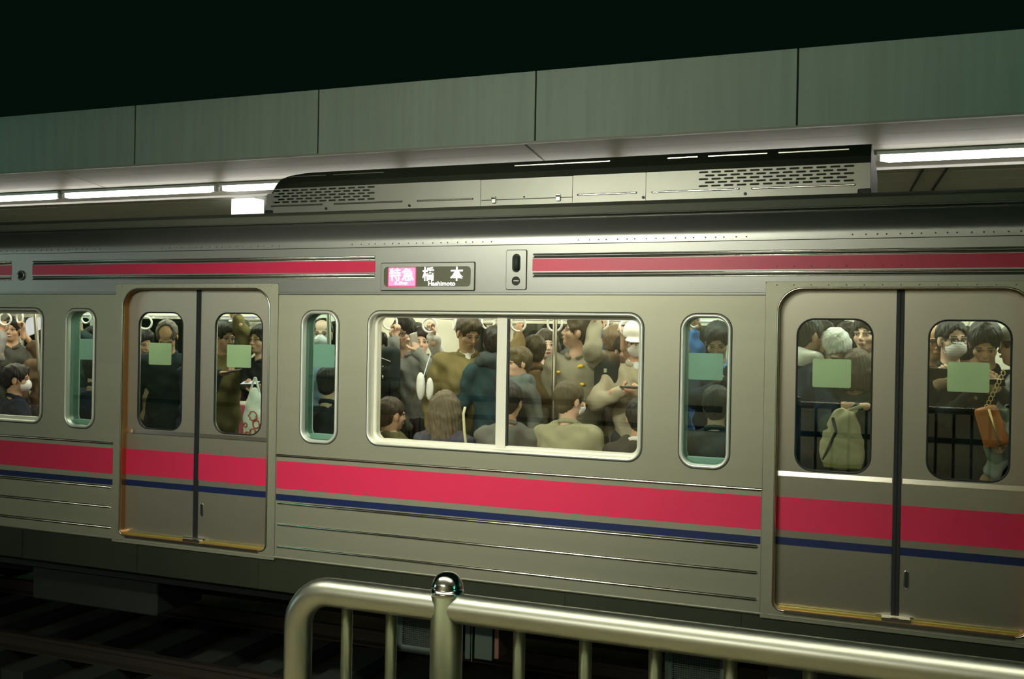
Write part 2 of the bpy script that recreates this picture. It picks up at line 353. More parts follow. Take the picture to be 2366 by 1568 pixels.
def cover(x0, x1, z0, z1): return rrect(x0, x1, z0, z1, .004, 1)
for c in BAYS:
    L, Rr = c - 2.41 + HW + .002, c + 2.41 - HW - .002
    holes = [rrect(c - .937, c + .937, 1.975, 2.846, .072, 8), rrect(c - 1.464, c - 1.206, 1.965, 2.842, .075, 8), rrect(c + 1.206, c + 1.464, 1.965, 2.842, .075, 8)]
    plate('side_panel', cover(L, Rr, Z0, ZS), holes, 0.0, .03, STEEL, T)
    ribbon('pink_stripe', L + .004, Rr - .004, 1.610, 1.804, -.0005, PINK, T)
    ribbon('navy_stripe', L + .004, Rr - .004, 1.525, 1.569, -.0005, NAVY, T)
    extrude_x('belt_moulding', [(-.0005, 1.852), (-.007, 1.848), (-.009, 1.842), (-.006, 1.834), (-.0005, 1.832)], L + .002, Rr - .002, STEEL_BRIGHT, T)
    for z in (1.507, 1.356, 1.200): bead('pressed_rib', L + .012, Rr - .012, z, STEEL_BRIGHT, T, .0115, .010)
    # main window: outer bead, deep reveal, sash, panes, mullion
    wf = rim('window_frame', c - .937, c + .937, 1.975, 2.846, .072, [(-.001, .072), (-.001, .006), (.000, -.008), (.007, -.013), (.014, -.011), (.0185, -.002), (.0185, .003)], ALU, T, 8)
    rim('window_sash', c - .936, c + .936, 1.976, 2.845, .071, [(0, .056), (-.022, .056), (-.024, .062), (-.024, .09), (0, .09)], SASH, wf, 8)
    plate('mullion', cover(c - .028, c + .040, 1.985, 2.835), [], .050, .085, SASH, wf)
    plate('mullion_gasket', cover(c + .0405, c + .0495, 1.985, 2.835), [], .058, .085, BLACK, wf)
    plate('pane', rrect(c - .912, c - .028, 2.0, 2.821, .03, 4), [], .072, .076, GLASS_BIG, wf)
    plate('pane', rrect(c + .0495, c + .912, 2.0, 2.821, .03, 4), [], .066, .070, GLASS_BIG, wf)
    rim('window_seal', c - .9555, c + .9555, 1.9565, 2.8645, .09, [(0.0005, -.0015), (.005, -.002), (.006, .001)], SEALANT, wf, 8)
    for s_ in (-1, 1):
        q = c + s_ * 1.335
        qf = rim('quarter_window_frame', q - .129, q + .129, 1.965, 2.842, .075, [(-.001, .03), (-.001, .004), (.001, -.008), (.009, -.013), (.017, -.011), (.0215, -.002), (.0215, .003)], ALU, T, 8)
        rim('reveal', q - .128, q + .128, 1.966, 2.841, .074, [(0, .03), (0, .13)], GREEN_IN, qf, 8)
        rim('window_seal', q - .1505, q + .1505, 1.9435, 2.8635, .096, [(0.0005, -.0015), (.005, -.002), (.006, .001)], SEALANT, qf, 8)
        plate('pane', rrect(q - .128, q + .128, 1.966, 2.841, .074, 8), [], .028, .032, GLASS_TINT, qf)
        plate('sill', cover(q - .126, q + .126, 1.967, 2.0), [], .06, .125, STICKER_T, qf)
        a = -.107 if s_ > 0 else -.070
        if c == -2.41 and s_ > 0: a = -.043
        plate('sticker', rrect(q + a, q + a + (.205 if c > 2.4 and s_ > 0 else .17), 2.470, 2.630, .008, 3), [], .0335, .0345, STICKER_T, qf)
    # interior lining of the bay
    plate('lining_panel', cover(L, Rr, 1.16, 3.05), [rrect(c - .92, c + .92, 1.99, 2.83, .06, 6)] + [rrect(c + s_ * 1.335 - .127, c + s_ * 1.335 + .127, 1.967, 2.84, .074, 6) for s_ in (-1, 1)], .118, .125, WHITE_IN, T)
    rim('lining_reveal', c - .919, c + .919, 1.991, 2.829, .06, [(0, .118), (0, .088)], WHITE_IN, T, 6)
    # bench and racks inside
    bx0, bx1 = c - 1.55, c + 1.55
    bn = MB().box(bx0, bx1, .16, .60, 1.52, 1.60, .02).out('bench_seat', SEAT_M, T)
    MB().box(bx0, bx1, .135, .20, 1.60, 1.93, .02).out('bench_back', SEAT_M, bn)
    MB().box(bx0, bx1, .2, .55, 1.17, 1.50).out('bench_plinth', WHITE_IN, bn)
    bn2 = MB().box(bx0, bx1, 2.2, 2.64, 1.52, 1.60, .02).out('bench_seat', SEAT_M, T)
    MB().box(bx0, bx1, 2.6, 2.665, 1.60, 1.95, .02).out('bench_back', SEAT_M, bn2)
    MB().box(bx0, bx1, 2.25, 2.6, 1.17, 1.50).out('bench_plinth', WHITE_IN, bn2)
    rk = MB(); 
    for k in range(7): rk.tube([(bx0, 2.36 + .045 * k, 2.86), (bx1, 2.36 + .045 * k, 2.86)], .008, 6)
    rk.out('luggage_rack', STRAP_RING, T)
    for x in (c - 1.0, c, c + 1.0): MB().box(x - .012, x + .012, 2.32, 2.67, 2.835, 2.85).out('rack_bracket', STRAP_RING, T)

def door(xc):
    fr = plate('door_surround', rrect(xc - HW, xc + HW, 1.10, 3.052, .012, 4, .004), [rrect(xc - .655, xc + .655, 1.160, 3.010, .135, 10, .045)], -.004, .03, STEEL, T)
    rim('door_bead', xc - .655, xc + .655, 1.160, 3.010, .135, [(-.003, .004), (-.001, -.007), (.004, -.011), (.010, -.010), (.013, -.004)], STEEL_BRIGHT, fr, 10, .045)
    rim('jamb_reveal', xc - .655, xc + .655, 1.160, 3.010, .135, [(-.001, .058), (-.0025, .003), (-.0015, -.0062), (.0015, -.0098)], ORANGE_METAL, fr, 10, .045)  # orange brown metallic face round the jamb reveal
    MB().box(xc - .60, xc + .60, -.016, .05, 1.140, 1.158, .004).out('sill_plate', STEEL_BRIGHT, fr)
    MB().box(xc - .63, xc + .63, .012, .05, 1.159, 1.172).out('sill_rail', BRASS, fr)
    for s_ in (-1, 1):
        a, b = sorted((xc + s_ * .021, xc + s_ * .70))
        wx = xc + s_ * .358 + (-.002 if s_ > 0 else .008)
        lf = plate('door_leaf', cover(a, b, 1.168, 3.03), [rrect(wx - .208, wx + .208, 1.963, 2.843, .098, 8)], .054, .082, STEEL_DOOR, T)
        plate('lower_skin', rrect(a + .004, b - .004, 1.174, 1.924, .012, 3, .004), [], .0495, .0545, STEEL_DOOR, lf)
        extrude_x('belt_chamfer', [(.0538, 1.953), (.0492, 1.926), (.0492, 1.921)], a + .006, b - .006, STEEL_BRIGHT, lf, False)
        ribbon('pink_stripe', a + .001, b, 1.610, 1.804, .0492, PINK, lf)
        ribbon('navy_stripe', a + .001, b, 1.525, 1.569, .0492, NAVY, lf)
        rim('window_gasket', wx - .208, wx + .208, 1.963, 2.843, .098, [(-.007, .064), (-.007, .053), (-.001, .0515), (.003, .0535)], BLACK, lf, 8)
        plate('pane', rrect(wx - .208, wx + .208, 1.963, 2.843, .098, 8), [], .060, .065, GLASS_DOOR, lf)
        sx = wx - .118 if s_ < 0 else wx - .109
        plate('sticker', rrect(sx, sx + .211, 2.448, 2.612, .010, 3), [], .0655, .0665, STICKER, lf)
        e0, e1 = sorted((xc, xc + s_ * .021))
        MB().box(e0, e1, .048, .085, 1.172, 3.03, .004).out('edge_rubber', BLACK, lf)
        if s_ > 0:
            rim('finger_slot_rim', xc + .048, xc + .066, 1.345, 1.437, .009, [(.006, .0496), (.003, .0475), (0, .0485), (0, .0497)], STEEL_BRIGHT, lf, 4)
            plate('finger_slot', rrect(xc + .048, xc + .066, 1.345, 1.437, .009, 4), [], .0488, .0500, BLACK, lf)
    MB().box(xc - .07, xc + .085, -.006, .046, 1.150, 1.180, .006).out('door_guide', STEEL_BRIGHT, fr)
    MB().box(xc - .1, xc + .1, .040, .047, 1.180, 1.186).out('guide_cap', STEEL_BRIGHT, fr)
    return fr
for xc in DOORS[:3]: door(xc)

# cantrail with the upper pink stripe, ribs, curved shoulder, gutter and roof
edge = [(-7.0, ZS + .002)]
for xc in DOORS: edge += [(xc - HW - .001, ZS + .002), (xc - HW - .001, 3.0535), (xc + HW + .001, 3.0535), (xc + HW + .001, ZS + .002)]
plate('cantrail_panel', edge + [(12.0, ZS + .002), (12.0, ZT - .002), (-7.0, ZT - .002)], [], -.003, .03, STEEL_UP, T)
for c in BAYS: extrude_x('cantrail_lip', [(-.003, 2.992), (-.006, 2.99), (-.006, 2.978), (-.003, 2.975)], c - 2.41 + HW + .002, c + 2.41 - HW - .002, STEEL_UP, T, False)
extrude_x('shoulder_panel', [(-.003, 3.297), (-.003, 3.335), (.001, 3.358), (.012, 3.385), (.032, 3.415), (.060, 3.445), (.095, 3.472), (.13, 3.488)], -7, 12, STEEL_UP, T)
extrude_x('gutter', [(.13, 3.488), (.112, 3.490), (.110, 3.497), (.128, 3.500), (.130, 3.545), (.145, 3.552), (.16, 3.55)], -7, 12, ROOF, T, False)
extrude_x('gutter_edge', [(.1095, 3.489), (.108, 3.493), (.1095, 3.497)], -7, 12, STEEL_UP, T, False)
extrude_x('roof_sheet', [(.16, 3.55), (.35, 3.60), (.7, 3.635), (1.4, 3.66), (2.1, 3.635), (2.45, 3.6), (2.66, 3.55), (2.8, 3.3), (2.8, 3.05)], -7, 12, ROOF, T)
rv = MB()
for k in range(150):
    x = -3.0 + .06 * k + (0.012 if k % 3 else 0)
    if (k // 9) % 3 == 1: continue
    for z in (3.318,):
        q = [(x + .005 * math.cos(a * PI / 3), -.0035, z + .005 * math.sin(a * PI / 3)) for a in range(6)] + [(x, -.007, z)]
        rv.add(q, [(a, (a + 1) % 6, 6) for a in range(6)])
for xc in DOORS[:3]:
    for k in range(15):
        for z in (3.034, 3.142):
            x = xc - .67 + .0957 * k
            q = [(x + .004 * math.cos(a * PI / 3), -.0052, z + .004 * math.sin(a * PI / 3)) for a in range(6)] + [(x, -.0075, z)]
            rv.add(q, [(a, (a + 1) % 6, 6) for a in range(6)])
o = rv.out('rivets', STEEL_UP, T); o['kind'] = 'stuff'
for a, b in ((-6.4, -1.794), (-1.574, 1.504), (2.638, 6.40), (6.62, 9.7)):
    ribbon('pink_stripe', a, b, 3.126, 3.203, -.0035, PINK, T)
    for z in (3.226, 3.106):
        bead('pressed_rib', a, b, z + .005, STEEL_BRIGHT, T, .006, .006, -.003)
        ribbon('groove', a + .01, b - .004, z - .012, z - .003, -.0035, SEALANT, T, .0006)
        bead('pressed_rib', a, b, z - .016, STEEL_BRIGHT, T, .004, .004, -.003)
# destination display
ds = plate('destination_sign', rrect(1.554, 2.238, 3.005, 3.184, .008, 3), [rrect(1.576, 2.214, 3.028, 3.160, .026, 6)], -.012, -.003, STEEL_UP, T)
plate('led_panel', rrect(1.574, 2.216, 3.026, 3.162, .026, 6), [], -.0055, -.0035, LED_OFF, ds)
plate('sign_seal', rrect(1.548, 2.244, 2.999, 3.190, .010, 3), [], -.005, -.003, SEALANT, ds)
plate('red_edge', cover(1.604, 1.8135, 3.029, 3.159), [], -.0062, -.0056, LED_RED, ds)
plate('pink_field', cover(1.609, 1.808, 3.034, 3.155), [], -.0068, -.0063, LED_PINK, ds)
def words_mesh(name, s, x, z, w, h, m, parent, y=-.0072):
    cu = bpy.data.curves.new(name, 'FONT'); cu.body = s; cu.size = .1; cu.extrude = .0003; cu.offset = .0012; cu.resolution_u = 2
    t = bpy.data.objects.new(name, cu); COL.objects.link(t)
    me = bpy.data.meshes.new_from_object(t.evaluated_get(bpy.context.evaluated_depsgraph_get()))
    COL.objects.unlink(t); bpy.data.objects.remove(t)
    co = np.zeros(len(me.vertices) * 3); me.vertices.foreach_get('co', co); co = co.reshape(-1, 3)
    lo, hi = co.min(0), co.max(0); sx = w / max(hi[0] - lo[0], 1e-6); sz = h / max(hi[1] - lo[1], 1e-6)
    v = [(x + (c[0] - lo[0]) * sx, y - c[2], z + (c[1] - lo[1]) * sz) for c in co]
    o = link(name, v, [tuple(p.vertices) for p in me.polygons], m, parent)
    bpy.data.meshes.remove(me); return o
for s, x, z, w, h in (('特', 1.616, 3.068, .084, .083), ('急', 1.709, 3.068, .088, .083), ('S.Exp', 1.655, 3.037, .098, .026),
                      ('橋', 1.862, 3.066, .086, .092), ('本', 2.066, 3.066, .092, .092), ('Hashimoto', 1.906, 3.034, .196, .030)):
    words_mesh('lettering', s, x, z, w, h, LED_WHITE, ds)
# side lamp plate right of the sign, round camera on the left
sp = plate('lamp_plate', rrect(2.463, 2.597, 3.010, 3.258, .010, 3), [rrect(2.503, 2.559, 3.118, 3.236, .027, 6), rrect(2.501, 2.559, 3.034, 3.092, .0285, 8)], -.012, -.003, STEEL_UP, T)
plate('plate_seal', rrect(2.458, 2.602, 3.005, 3.263, .012, 3), [], -.005, -.003, SEALANT, sp)
plate('recess', cover(2.480, 2.585, 3.02, 3.25), [], -.0045, -.0032, BLACK, sp)
MB().tube([(2.531, -.006, 3.135), (2.531, -.006, 3.22)], .018, 12).out('lamp_lens', GREYBOX, sp, True)
MB().box(2.510, 2.550, -.010, -.005, 3.060, 3.068, .003).out('speaker_bar', STEEL_BRIGHT, sp)
pc = rim('round_lamp', -1.727, -1.655, 3.087, 3.159, .0358, [(.004, -.003), (.003, -.012), (-.006, -.014), (-.010, -.006)], STEEL_UP, T, 8)
plate('lens', rrect(-1.719, -1.663, 3.095, 3.151, .027, 8), [], -.006, -.0035, BLACK, pc)
MB().tube([(-1.691, -.007, 3.123), (-1.691, -.011, 3.123)], .014, 14).out('lens_core', GREYBOX, pc, True)

# underframe
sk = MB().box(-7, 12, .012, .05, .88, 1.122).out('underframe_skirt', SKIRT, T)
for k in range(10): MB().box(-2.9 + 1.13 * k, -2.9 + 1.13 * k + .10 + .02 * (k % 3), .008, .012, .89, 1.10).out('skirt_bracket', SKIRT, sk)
extrude_x('lower_moulding', [(-.001, 1.128), (-.006, 1.122), (-.001, 1.114), (.012, 1.114)], -7, 12, STEEL, T, False)
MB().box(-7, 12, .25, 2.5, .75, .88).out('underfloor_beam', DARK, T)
def grille(x0, x1):
    g = rim('vent_grille', x0 + .045, x1 - .045, .535, .80, .004, [(0, .31), (0, .29), (.045, .29), (.045, .40)], GREYBOX, T, 1)
    w = MB()
    for k in range(20): z = .545 + .013 * k; w.box(x0 + .04, x1 - .04, .298, .301, z, z + .004)
    for k in range(int((x1 - x0) / .016)): x = x0 + .045 + .016 * k; w.box(x, x + .003, .297, .300, .53, .80)
    o = w.out('wire_mesh', GREYBOX, g); o['kind'] = 'stuff'
    MB().box(x0 + .01, x1 - .01, .36, .9, .50, .84).out('vent_box', DARK, g)
grille(1.555, 2.02); grille(3.47, 3.86)
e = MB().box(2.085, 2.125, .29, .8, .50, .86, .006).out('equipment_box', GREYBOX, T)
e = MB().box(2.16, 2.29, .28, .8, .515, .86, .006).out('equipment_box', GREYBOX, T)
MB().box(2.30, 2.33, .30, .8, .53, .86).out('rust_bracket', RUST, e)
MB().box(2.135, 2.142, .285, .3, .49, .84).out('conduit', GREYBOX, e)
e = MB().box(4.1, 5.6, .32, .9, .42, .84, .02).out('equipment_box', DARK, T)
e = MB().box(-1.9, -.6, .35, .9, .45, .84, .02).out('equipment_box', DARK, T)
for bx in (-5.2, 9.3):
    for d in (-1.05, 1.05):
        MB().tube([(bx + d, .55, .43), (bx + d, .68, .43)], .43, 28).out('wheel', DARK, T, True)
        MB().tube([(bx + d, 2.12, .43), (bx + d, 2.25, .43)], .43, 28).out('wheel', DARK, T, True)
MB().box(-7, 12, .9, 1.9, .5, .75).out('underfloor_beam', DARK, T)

# interior shell
MB().box(-7, 12, .06, 2.74, 1.08, 1.15).out('car_floor', FLOOR_IN, T)
extrude_x('car_ceiling', [(.12, 3.05), (.2, 3.2), (.6, 3.30), (1.4, 3.32), (2.2, 3.30), (2.6, 3.2), (2.68, 3.05)], -7, 12, WHITE_IN, T)
holes = []
for c in BAYS:
    holes += [rrect(c - .93, c + .93, 1.98, 2.83, .06, 4), rrect(c - 1.46, c - 1.21, 1.98, 2.83, .06, 4), rrect(c + 1.21, c + 1.46, 1.98, 2.83, .06, 4)]
for xc in DOORS[:3]:
    for s_ in (-1, 1): holes.append(rrect(xc + s_ * .36 - .2, xc + s_ * .36 + .2, 1.98, 2.83, .09, 4))
plate('far_wall', cover(-6.5, 9.5, 1.15, 3.06), holes, 2.685, 2.74, WHITE_IN, T)
plate('far_pane', cover(-6.5, 9.5, 1.9, 2.9), [], 2.72, 2.724, GLASS_DOOR, T)
for y in (.86, 1.94):
    for a, b in ((-6.5, -.9), (-.75, .75), (.9, 3.92), (4.07, 5.57), (5.7, 9.5)):
        MB().tube([(a, y, 2.962), (b, y, 2.962)], .016, 10).out('strap_rail', POLE_IN, T, True)
for y in (.72, 2.08):
    for k in range(8): MB().box(-4.2 + 1.35 * k, -4.2 + 1.35 * k + 1.2, y - .05, y + .05, 3.245, 3.26, .01).out('ceiling_light', INLIGHT, T)
for c in BAYS:
    for x in (c - 1.58, c + 1.58):
        pb = rim('seat_end_hoop', x - .004, x + .004, 1.6, 2.5, .002, [(0, .6), (.012, .6), (.012, .62), (0, .62)], POLE_IN, T, 2)

def pole(x, y, lab, lean=0.0):
    o = MB().tube([(x, y, 1.15), (x, y, 2.2), (x - lean, y, 3.28)], .017, 12).out('grab_pole', POLE_IN, T, True)
    return o
pole(2.52, .80, ''); pole(.70, .74, '', .03); pole(-2.26, .74, '', .14); pole(4.05, .74, '')

# ------------------------------------------------------------------ roof air conditioner (part of the train)
AX0, AX1 = .158, 4.632
def ac_prof(t):
    """front outline (y, z) of the cover; t runs 0 at the left tip to 1"""
    d = 1 - t
    return [(.60 + d * .10, 3.60), (.60 + d * .10, 3.60 + .215 * (.86 + .14 * t)), (.615 + d * .12, 3.60 + .268 * (.82 + .18 * t)), (.665 + d * .11, 3.60 + .345 * (.74 + .26 * t)), (.80 + d * .06, 3.60 + .374 * (.72 + .28 * t)), (1.4, 3.60 + .39 * (.72 + .28 * t))]
sect = [(AX0, 0.0), (AX0 + .03, .35), (AX0 + .09, .65), (AX0 + .19, .88), (AX0 + .33, 1.0), (AX1, 1.0)]
v = []; f = []
for x, t in sect:
    p = ac_prof(t); p = p + [(2.8 - a, b) for a, b in reversed(p[:-1])]; v += [(x, a, b) for a, b in p]
n = 11
for k in range(len(sect) - 1):
    for i in range(n - 1): f.append((k * n + i, k * n + i + 1, (k + 1) * n + i + 1, (k + 1) * n + i))
f.append(tuple(range(n))[::-1]); f.append(tuple((len(sect) - 1) * n + i for i in range(n)))
AC = link('air_conditioner', v, f, SKIRT, T, False)
slots = []
def slot(x, z, w=.031, h=.0062): slots.append(rrect(x - w, x + w, z - h, z + h, h * .98, 3))
for r_ in range(5):
    n_ = 11 if r_ % 2 == 0 else 10
    for k in range(n_): slot(.285 + .0835 * k + (.042 if r_ % 2 else 0), 3.716 + .0222 * r_)
for r_ in range(5):
    n_ = 12 if r_ % 2 == 0 else 11
    for k in range(n_): slot(3.600 + .0822 * k + (.041 if r_ % 2 else 0), 3.716 + .0225 * r_)
def pl(x0, x1, z1=3.822):
    hs = [s for s in slots if s[0][0] < x1 and s[0][0] > x0]
    return plate('cover_plate', rrect(x0 + .0015, x1 - .0015, 3.628, z1, .004, 2), hs, .594, .599, STEEL_AC, AC)
pl(AX0 + .095, 2.012); pl(2.012, 2.70, 3.820); pl(2.70, 3.215); pl(3.215, AX1)
plate('end_flange', rrect(AX0 + .02, AX0 + .094, 3.632, 3.79, .02, 4), [], .612, .616, STEEL_AC, AC)
MB().box(AX0 + .02, AX1 - .01, .585, .62, 3.600, 3.626).out('base_frame', BLACK, AC)
MB().box(AX1 - .075, AX1 + .004, .575, .61, 3.604, 3.66, .01).out('corner_foot', BLACK, AC)
MB().box(AX0 + .015, AX0 + .085, .595, .625, 3.612, 3.66, .01).out('corner_foot', BLACK, AC)
for a, b in ((.235, .70), (.80, 1.385), (1.505, 1.955), (2.735, 3.155), (3.255, 3.835), (3.91, 4.545)):
    ribbon('groove', a, b, 3.682, 3.694, .5935, SEALANT, AC, .0012)
    ribbon('groove', a + .008, b - .008, 3.6865, 3.6895, .592, STEEL_BRIGHT, AC, .0008)
for x in (.735, 1.445, 3.20, 3.872): MB().tube([(x, .594, 3.655), (x, .585, 3.655)], .010, 8).out('bolt', BLACK, AC)
for x in (2.118, 2.60):
    lt = MB().box(x - .016, x + .016, .578, .595, 3.650, 3.698, .006).out('latch', STEEL_BRIGHT, AC)
    MB().tube([(x - .014, .576, 3.684), (x + .014, .576, 3.684)], .006, 8).out('latch_pin', STEEL_BRIGHT, lt)
MB().box(2.02, 2.70, .5925, .595, 3.672, 3.677).out('flap_joint', SEALANT, AC)
for x in (2.345,): MB().tube([(x, .594, 3.688), (x, .588, 3.688)], .006, 8).out('bolt', BLACK, AC)
for a, b in ((.36, .70), (.76, 1.20), (2.25, 2.95), (3.35, 3.55), (3.62, 4.0), (4.07, 4.50)):
    MB().box(a, b, .640, .652, 3.915, 3.922).out('slit_highlight', STEEL_BRIGHT, AC)  # bright bars stand in for highlights along the hood slits

# ------------------------------------------------------------------ railing on the near platform
RL = empty('platform_railing', (4.6, -3.9, 1.05), 'shiny stainless steel tube railing with a bullet topped post in front', 'railing')
RZ, RR = 2.1005, .0335
arc = [(3.505, -3.9, 1.05), (3.505, -3.9, 1.98)] + [(3.592 - .087 * math.cos(math.radians(a)), -3.9, RZ - .087 + .087 * math.sin(math.radians(a))) for a in range(0, 91, 9)]
MB().tube(arc + [(3.8, -3.9, RZ), (6.2, -3.9, RZ), (8.6, -3.9, RZ)], RR, 28).out('top_rail', STEEL_RAIL, RL, True)
def post(x):
    p = MB().tube([(x, -3.9, 1.05), (x, -3.9, 2.128)], .0365, 28).out('post', STEEL_BAR, RL, True)
    v = []; K = 10; n = 28
    rad = [(.0365, 2.128), (.0372, 2.133), (.0372, 2.140)] + [(.0365 * math.cos(math.radians(a)) ** .8, 2.140 + .040 * math.sin(math.radians(a))) for a in range(0, 90, 10)] + [(.002, 2.180)]
    for r, z in rad: v += [(x + r * math.cos(2 * PI * k / n), -3.9 + r * math.sin(2 * PI * k / n), z) for k in range(n)]
    f = [(i * n + k, i * n + (k + 1) % n, (i + 1) * n + (k + 1) % n, (i + 1) * n + k) for i in range(len(rad) - 1) for k in range(n)] + [tuple((len(rad) - 1) * n + k for k in range(n))]
    link('post_cap', v, f, STEEL_DOME, p, True)
    MB().tube([(x, -3.9, 1.05), (x, -3.9, 1.06)], .06, 20).out('base_flange', STEEL_RAIL, p)
post(3.895); post(5.72); post(7.5)
first = None
for x in (3.638, 3.755, 4.070, 4.221, 4.372, 4.526, 4.68, 4.83, 4.98, 5.13, 5.28, 5.43, 5.58, 5.88, 6.03, 6.18, 6.33, 6.48):
    if first is None: first = MB().tube([(x, -3.9, 1.16), (x, -3.9, RZ - .02)], .0135, 14).out('baluster', STEEL_BAR, RL, True); x00 = x
    else: clone(first, RL, (x - x00, 0, 0))
MB().tube([(3.505, -3.9, 1.17), (8.6, -3.9, 1.17)], .022, 14).out('bottom_rail', STEEL_RAIL, RL, True)
# ------------------------------------------------------------------ people: one continuous skin surface each, garments and hair as children
def smin(a, b, k):
    h = np.clip(.5 + .5 * (b - a) / k, 0, 1); return b + (a - b) * h - k * h * (1 - h)
class Sdf:
    """a set of rounded cones, ellipsoids and boxes joined smoothly, meshed by surface nets"""
    def __init__(s, h, k): s.h = h; s.k = k; s.p = []
    def cone(s, a, b, ra, rb=None, k=None, op=1):
        a = np.array(a, float); b = np.array(b, float); rb = ra if rb is None else rb; m = max(ra, rb)
        s.p.append(('c', np.minimum(a, b) - m, np.maximum(a, b) + m, (a, b, ra, rb), k or s.k, op)); return s
    def chain(s, pts, rs, k=None):
        for i in range(len(pts) - 1): s.cone(pts[i], pts[i + 1], rs[i], rs[i + 1], k)
        return s
    def ell(s, c, r, M=None, k=None, op=1):
        c = np.array(c, float); r = np.array(r, float); M = np.eye(3) if M is None else np.array(M); e = np.sqrt((M * M) @ (r * r))
        s.p.append(('e', c - e, c + e, (c, r, M), k or s.k, op)); return s
    def box(s, c, r, M=None, rd=.01, k=None, op=1):
        c = np.array(c, float); r = np.array(r, float); M = np.eye(3) if M is None else np.array(M); e = np.abs(M) @ r
        s.p.append(('b', c - e, c + e, (c, r, M, rd), k or s.k, op)); return s
    def dist(s, t, a, P):
        if t == 'c':
            p, q, ra, rb = a; d = q - p; L = max(d @ d, 1e-9); w = P - p
            u = np.clip((w @ d) / L, 0, 1); return np.sqrt(((w - u[..., None] * d) ** 2).sum(-1)) - (ra + (rb - ra) * u)
        if t == 'e':
            c, r, M = a; w = (P - c) @ M; k0 = np.sqrt(((w / r) ** 2).sum(-1)); k1 = np.sqrt(((w / r ** 2) ** 2).sum(-1)) + 1e-9
            return k0 * (k0 - 1) / k1
        c, r, M, rd = a; w = np.abs((P - c) @ M) - (r - rd)
        return np.sqrt((np.maximum(w, 0) ** 2).sum(-1)) + np.minimum(w.max(-1), 0) - rd
    def mesh(s, fold=None):
        h = s.h; lo = np.min([p[1] for p in s.p if p[5] > 0], 0) - 3 * h; hi = np.max([p[2] for p in s.p if p[5] > 0], 0) + 3 * h
        n = np.ceil((hi - lo) / h).astype(int) + 1
        D = np.full(n, 1.0); ax = [lo[i] + h * np.arange(n[i]) for i in range(3)]
        for t, a, b, arg, k, op in s.p:
            m = k + 2.5 * h; i0 = np.maximum(((a - m - lo) / h).astype(int), 0); i1 = np.minimum(((b + m - lo) / h).astype(int) + 2, n)
            if (i1 <= i0).any(): continue
            sl = tuple(slice(i0[q], i1[q]) for q in range(3))
            P = np.stack(np.meshgrid(*[ax[q][sl[q]] for q in range(3)], indexing='ij'), -1)
            d = s.dist(t, arg, P)
            D[sl] = smin(D[sl], d, k) if op > 0 else -smin(-D[sl], d, k)
        if fold is not None:
            P = np.stack(np.meshgrid(*ax, indexing='ij'), -1); near = np.abs(D) < 4 * h
            D[near] += fold(P[near])
        D[0] = D[-1] = 1; D[:, 0] = D[:, -1] = 1; D[:, :, 0] = D[:, :, -1] = 1
        return surface_net(D, lo, h)
def surface_net(D, lo, h):
    S = D < 0; n = np.array(D.shape)
    cs = [S[i:n[0] - 1 + i, j:n[1] - 1 + j, k:n[2] - 1 + k] for i in (0, 1) for j in (0, 1) for k in (0, 1)]
    cnt = sum(c.astype(np.int8) for c in cs); act = (cnt > 0) & (cnt < 8)
    idx = np.argwhere(act); ids = np.full(act.shape, -1, int); ids[act] = np.arange(len(idx))
    off = [(i, j, k) for i in (0, 1) for j in (0, 1) for k in (0, 1)]
    V = np.stack([D[idx[:, 0] + o[0], idx[:, 1] + o[1], idx[:, 2] + o[2]] for o in off], 1)
    acc = np.zeros((len(idx), 3)); num = np.zeros(len(idx))
    for a in range(8):
        for q in range(3):
            if off[a][q] == 0:
                o2 = list(off[a]); o2[q] = 1; b = off.index(tuple(o2))
                cr = (V[:, a] < 0) != (V[:, b] < 0)
                t = np.where(cr, V[:, a] / np.where(cr, V[:, a] - V[:, b], 1), 0)
                p = np.tile(np.array(off[a], float), (len(idx), 1)); p[:, q] += t
                acc += p * cr[:, None]; num += cr
    verts = lo + h * (idx + acc / np.maximum(num, 1)[:, None]); faces = []
    for q in range(3):
        a, b = [(1, 2), (2, 0), (0, 1)][q]
        s0 = [slice(1, -1)] * 3; s1 = [slice(1, -1)] * 3; s0[q] = slice(0, n[q] - 1); s1[q] = slice(1, n[q])
        A = S[tuple(s0)]; B = S[tuple(s1)]; e = np.argwhere(A != B)
        if not len(e): continue
        neg = A[tuple(e.T)]; g = e + np.array([0 if i == q else 1 for i in range(3)])
        def cell(da, db):
            c = g.copy(); c[:, a] -= da; c[:, b] -= db; return ids[tuple(c.T)]
        Q = np.stack([cell(1, 1), cell(0, 1), cell(0, 0), cell(1, 0)], 1)
        Q[~neg] = Q[~neg][:, ::-1]; faces.append(Q)
    return verts, (np.concatenate(faces) if faces else np.zeros((0, 4), int))

def np_obj(name, parts, parent, mats, label=None):
    """parts = [(verts, quads, material index)]: one mesh object"""
    V = np.concatenate([p[0] for p in parts]); F = []; mi = []; n = 0
    for v, q, m in parts: F.append(q + n); mi += [m] * len(q); n += len(v)
    F = np.concatenate(F); base = np.array(parent.location if parent is not None else (0, 0, 0))
    me = bpy.data.meshes.new(name); me.vertices.add(len(V)); me.vertices.foreach_set('co', (V).ravel())
    me.loops.add(F.size); me.loops.foreach_set('vertex_index', F.ravel()); me.polygons.add(len(F))
    me.polygons.foreach_set('loop_start', np.arange(0, F.size, 4)); me.polygons.foreach_set('loop_total', np.full(len(F), 4))
    me.polygons.foreach_set('material_index', mi); me.polygons.foreach_set('use_smooth', [True] * len(F))
    for m in mats: me.materials.append(m)
    me.update(calc_edges=True); me.validate()
    o = bpy.data.objects.new(name, me); COL.objects.link(o)
    if parent is not None: o.parent = parent; o.matrix_parent_inverse = Matrix.Translation(-Vector(parent.location))
    if label: o['label'] = label
    return o

